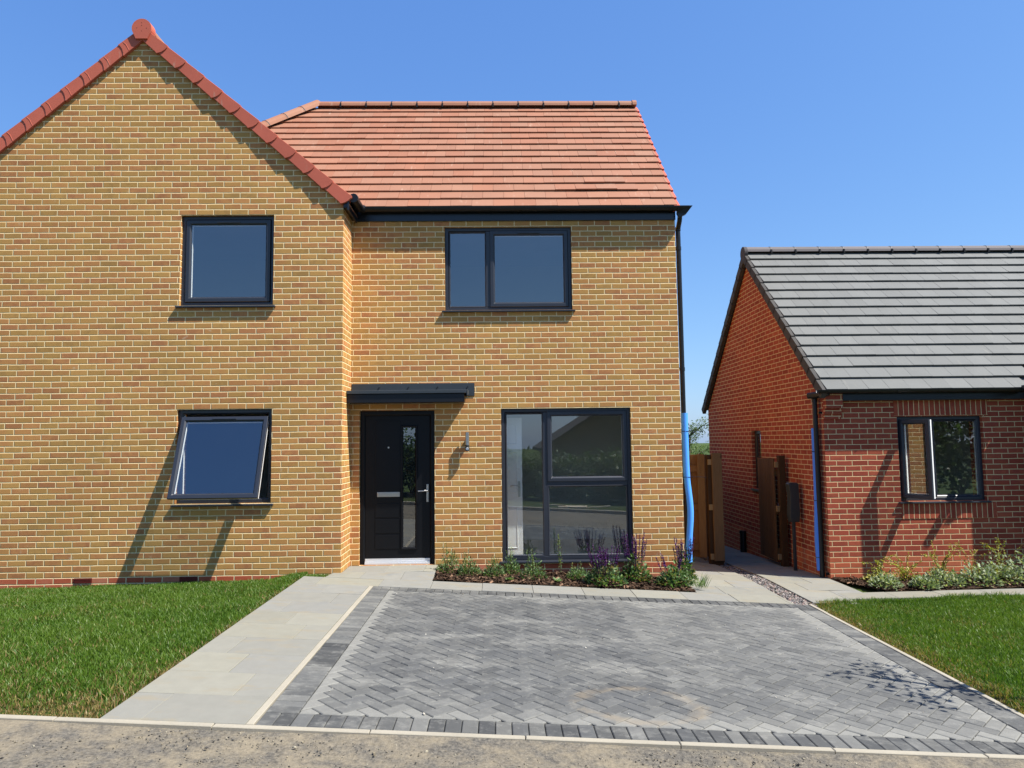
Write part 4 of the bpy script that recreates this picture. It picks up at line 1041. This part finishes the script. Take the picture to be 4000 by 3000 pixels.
for i, (x, y, n, h, lb) in enumerate(yel):
    e = put('arching_shrub', x, y, lb, 'shrub', 'yellow-green shrubs against the bungalow wall'); P = Plant(); pal = YG + ([(.28, .13, .06)] * 3 if i == 3 else [])
    mound(P, .20, .20, 260 if i != 3 else 140, .036, .019, pal, .6)
    for k in range(n):
        a = random.uniform(0, 6.28); b = Vector((0, 0, .02)); c = Vector((math.cos(a) * .10, math.sin(a) * .06, h * random.uniform(.4, .75))); q = Vector((math.cos(a) * .28, math.sin(a) * .14, h * random.uniform(.6, 1.15)))
        P.stem(b, c, .0035, (.12, .08, .04)); P.stem(c, q, .0025, (.14, .10, .05))
        for t in range(44):
            u = random.random(); pp = b.lerp(c, u * 2) if u < .5 else c.lerp(q, u * 2 - 1); P.leaf(pp, rdir(.4), .034, .017, random.choice(pal))
    P.build('foliage', e, M['leaf'])

# ------------------------------------------------------------------ trees
def tree(name, x, y, h, cr, label, cat, group, nleaf, ls, cols, trunk=.5, z=None, sparse=1., squash=.9, thin=1.):
    e = empty(name, (x, y, gz(x, y) if z is None else z), label, cat, group); m = MB(); tips = []
    r0 = (h * .022 + .01) * thin
    m.tube([(0, 0, -.1), (.02 * h * .3, 0, h * trunk * .5), (0, .01 * h, h * trunk), (.01, 0, h * .8)], [r0, r0 * .8, r0 * .6, r0 * .25], 8)
    for k in range(int(13 * sparse) + 4):
        a = k * 2.4 + random.uniform(-.3, .3); z0 = h * random.uniform(trunk * .55, .85); L = cr * random.uniform(.5, 1.) * (1.1 - .5 * z0 / h)
        p0 = Vector((0, 0, z0)); p1 = p0 + Vector((math.cos(a) * L * .5, math.sin(a) * L * .5, L * .35)); p2 = p0 + Vector((math.cos(a) * L, math.sin(a) * L, L * random.uniform(.35, .8)))
        m.tube([p0, p1, p2], [r0 * .35, r0 * .22, r0 * .08], 5); tips += [p1, p2, p1.lerp(p2, .5)]
    m.build('trunk', M['bark'], e, smooth=True); tips.append(Vector((0, 0, h * .92))); P = Plant()
    cl = [(t, cr * random.uniform(.18, .36)) for t in tips]
    for i in range(nleaf):
        t, rr = random.choice(cl); v = rdir(0) * rr * random.random() ** .45; v.z *= squash
        P.leaf(t + v, rdir(.0), ls * random.uniform(.6, 1.3), ls * .55, random.choice(cols))
    P.build('crown', e, M['leaf']); return e
TG = [(.045, .085, .022), (.065, .12, .03), (.09, .145, .04), (.03, .055, .016)]
tree('garden_tree', 8.35, 14.5, 3.1, 1.25, 'light green tree rising behind the gate between the houses', 'tree', None, 5200, .075, [(.09, .14, .05), (.12, .17, .07), (.07, .11, .035), (.15, .19, .09)], .35)
tree('street_sapling', 6.58, -4.12, 3.9, .60, 'thin young tree on the right lawn casting twig shadows over the drive', 'tree', None, 190, .085, TG, .62, sparse=.35, thin=.36)
for x, y, h, lb in ((3.0, 18.5, 4.2, 'dark green tree behind the buff house'), (5.6, 17.5, 3.6, 'bushy tree behind the buff house corner'), (12.6, 17.5, 4.0, 'broad tree behind the bungalow'), (16., 16.5, 3.6, 'rounded tree behind the bungalow wing')):
    tree('garden_tree', x, y, h, 1.5, lb, 'tree', 'trees behind the houses', 2600, .12, TG, .3)
# across the road, seen only as reflections in the ground-floor glass
def sc_(x): return gz(x, -13.5)
hx = [(13.5, -13.5, 7.5, 3.6), (17., -13.8, 8.5, 4.), (20.5, -13.4, 8., 4.), (-2.2, -13.4, 3.6, 1.9), (-.6, -13.2, 3.4, 1.7), (.7, -13.6, 3.3, 1.6), (1.7, -13.3, 2.7, 1.4), (2.8, -13.8, 2.4, 1.4), (3.9, -13.5, 2.5, 1.3), (5.0, -13.9, 2.6, 1.4), (6.4, -13.5, 2.9, 1.6), (8.0, -13.8, 3.1, 1.7), (-4.2, -13.6, 4.2, 2.2), (9.8, -13.4, 3.0, 1.7)]  # the first three are added, unseen, to block sky reflected in the bungalow window
hl = ['added tall nearest the wing', 'added very tall right-hand', 'added tall far right', 'far left', 'left', 'left of centre', 'nearly opposite the door', 'directly opposite', 'right of centre', 'right', 'opposite the drive edge', 'opposite the bungalow', 'leftmost tall', 'rightmost']
for (x, y, h, r), lb in zip(hx, hl):
    h, r = h * .66, r * .80
    e = empty('roadside_bush', (x, y + 1.75, gz(x, y + 1.75)), lb + ' dark bush in the row across the road', 'bush', 'bushes across the road'); P = Plant()
    for k in range(7):
        a = k * 1.1; q = Vector((math.cos(a) * r * .5, math.sin(a) * r * .5, h * random.uniform(.5, .8))); P.stem((0, 0, -.05), q * .6, .025, (.05, .035, .025))
    P.build('stem', e, M['bark']); P = Plant()
    bl = [(Vector((random.uniform(-.75, .75) * r, random.uniform(-.6, .6) * r, h * random.uniform(.12, .68))), r * random.uniform(.30, .55)) for k in range(26)] + [(Vector((0, 0, h * .72)), h * .28)]
    for k in range(4600 if h < 4 else 9000):
        c, rr = random.choice(bl); v = rdir(0) * rr * random.random() ** .4; p = c + v
        if p.z > .02: P.leaf(p, rdir(0), .15 * random.uniform(.6, 1.3) * (1 if h < 4 else 1.5), .08 * (1 if h < 4 else 1.5), random.choice([(.05, .09, .03), (.07, .115, .04), (.10, .14, .055)]))
    P.build('foliage', e, M['leaf'])
for k, (x, y, rz, L, W_, lb) in enumerate([(4.0, -8.95, .2, .75, .42, 'pale plywood sheet lying on the rough verge across the road'), (4.6, -9.1, -.5, 1.1, .06, 'longer timber batten lying by the plywood sheet'), (3.5, -9.2, .6, .8, .05, 'shorter timber batten left of the plywood sheet')]):
    e = empty('plywood_sheet' if not k else 'timber_batten', (x, y, gz(x, y) + .05), lb, 'timber', None, rz); m = MB(); m.box(-L / 2, L / 2, -W_ / 2, W_ / 2, 0, .03, 0, (.55, .47, .34, 1)); m.build('board', M['wood'], e)
O = empty('opposite_house', (8.6, -27, -2.6), 'brown gabled house across the road mirrored in the big window', 'house')
m = MB(); m.box(-4.2, 6, -4, 4, -.5, 4.0); m.prism([(-4.2, 4, 4.0), (6, 4, 4.0), (.9, 4, 7.2)], [(-4.2, -4, 4.0), (6, -4, 4.0), (.9, -4, 7.2)])
m.build('wall', plain('brown_brick', (.20, .15, .11), .9, .1), O)
m = MB()
for sg in (-1, 1):
    ex = .9 + sg * 5.5; m.hexa([(ex, 4.3, 3.75), (.9, 4.3, 7.25), (.9, -4.3, 7.25), (ex, -4.3, 3.75), (ex, 4.3, 3.9), (.9, 4.3, 7.42), (.9, -4.3, 7.42), (ex, -4.3, 3.9)], 0, (.06, .055, .05, 1))
m.build('roof', M['greytile'], O)
mb = MB(); x = -20
while x < 25: slope_box(mb, x, x + .9, -8.55, -8.4, .05, .25, 0, (1, 1, 1, 1), .006); x += .906
tag(mb.build('kerb', M['kerb']), kind='structure')
grid_sheet('verge', [-60, -30] + fr(-14, 16, .5) + [30, 60], fr(-18, -8.55, .5), .0, M['verge'])

# ------------------------------------------------------------------ light, sky, camera
SD = Vector((2.5, -1.0, 3.9)).normalized()
s = bpy.data.lights.new('sun', 'SUN'); s.energy = 5.0; s.angle = math.radians(.53); s.color = (1, .955, .88)
so = bpy.data.objects.new('sun', s); COL.objects.link(so); so.rotation_euler = SD.to_track_quat('Z', 'Y').to_euler(); so.location = (8, -6, 14)
w = bpy.data.worlds.new('World'); sc.world = w; w.use_nodes = True; nt = w.node_tree; bg = nt.nodes['Background']
sky = nt.nodes.new('ShaderNodeTexSky'); sky.sky_type = 'NISHITA'; sky.sun_disc = False; sky.sun_elevation = math.asin(SD.z); sky.sun_rotation = math.atan2(SD.x, SD.y)
sky.air_density = 1.0; sky.dust_density = .6; sky.ozone_density = 1.6; sky.altitude = 50
sp = nt.nodes.new('ShaderNodeSeparateColor'); cb = nt.nodes.new('ShaderNodeCombineColor'); nt.links.new(sky.outputs[0], sp.inputs[0])
for k, (g, r0, e) in enumerate(((.68, 1.08, .85), (1.59, 1.74, .70), (3.9, 3.08, .45))):                # deep clear blue, softer towards the horizon
    pw = nt.nodes.new('ShaderNodeMath'); pw.operation = 'POWER'; ml = nt.nodes.new('ShaderNodeMath'); ml.operation = 'MULTIPLY'
    nt.links.new(sp.outputs[k], pw.inputs[0]); pw.inputs[1].default_value = e; nt.links.new(pw.outputs[0], ml.inputs[0]); ml.inputs[1].default_value = g / r0 ** e; nt.links.new(ml.outputs[0], cb.inputs[k])
nt.links.new(cb.outputs[0], bg.inputs[0]); bg.inputs[1].default_value = .10
cam = bpy.data.cameras.new('camera'); co = bpy.data.objects.new('camera', cam); COL.objects.link(co); sc.camera = co
r_, u_, f_ = Vector((.9997, -.0196, -.0116)), Vector((.0100, -.0795, .9968)), Vector((.0205, .9966, .0793))
co.matrix_world = Matrix(((r_.x, u_.x, -f_.x, 2.0038), (r_.y, u_.y, -f_.y, -9.2721), (r_.z, u_.z, -f_.z, 1.6503), (0, 0, 0, 1)))
cam.sensor_width = 36; cam.lens = 25.2; cam.clip_end = 3000; cam.clip_start = .05
sc.view_settings.view_transform = 'Standard'; sc.view_settings.look = 'None'; sc.view_settings.exposure = .97; sc.view_settings.gamma = 1
sc.cycles.max_bounces = 8; sc.cycles.transparent_max_bounces = 16
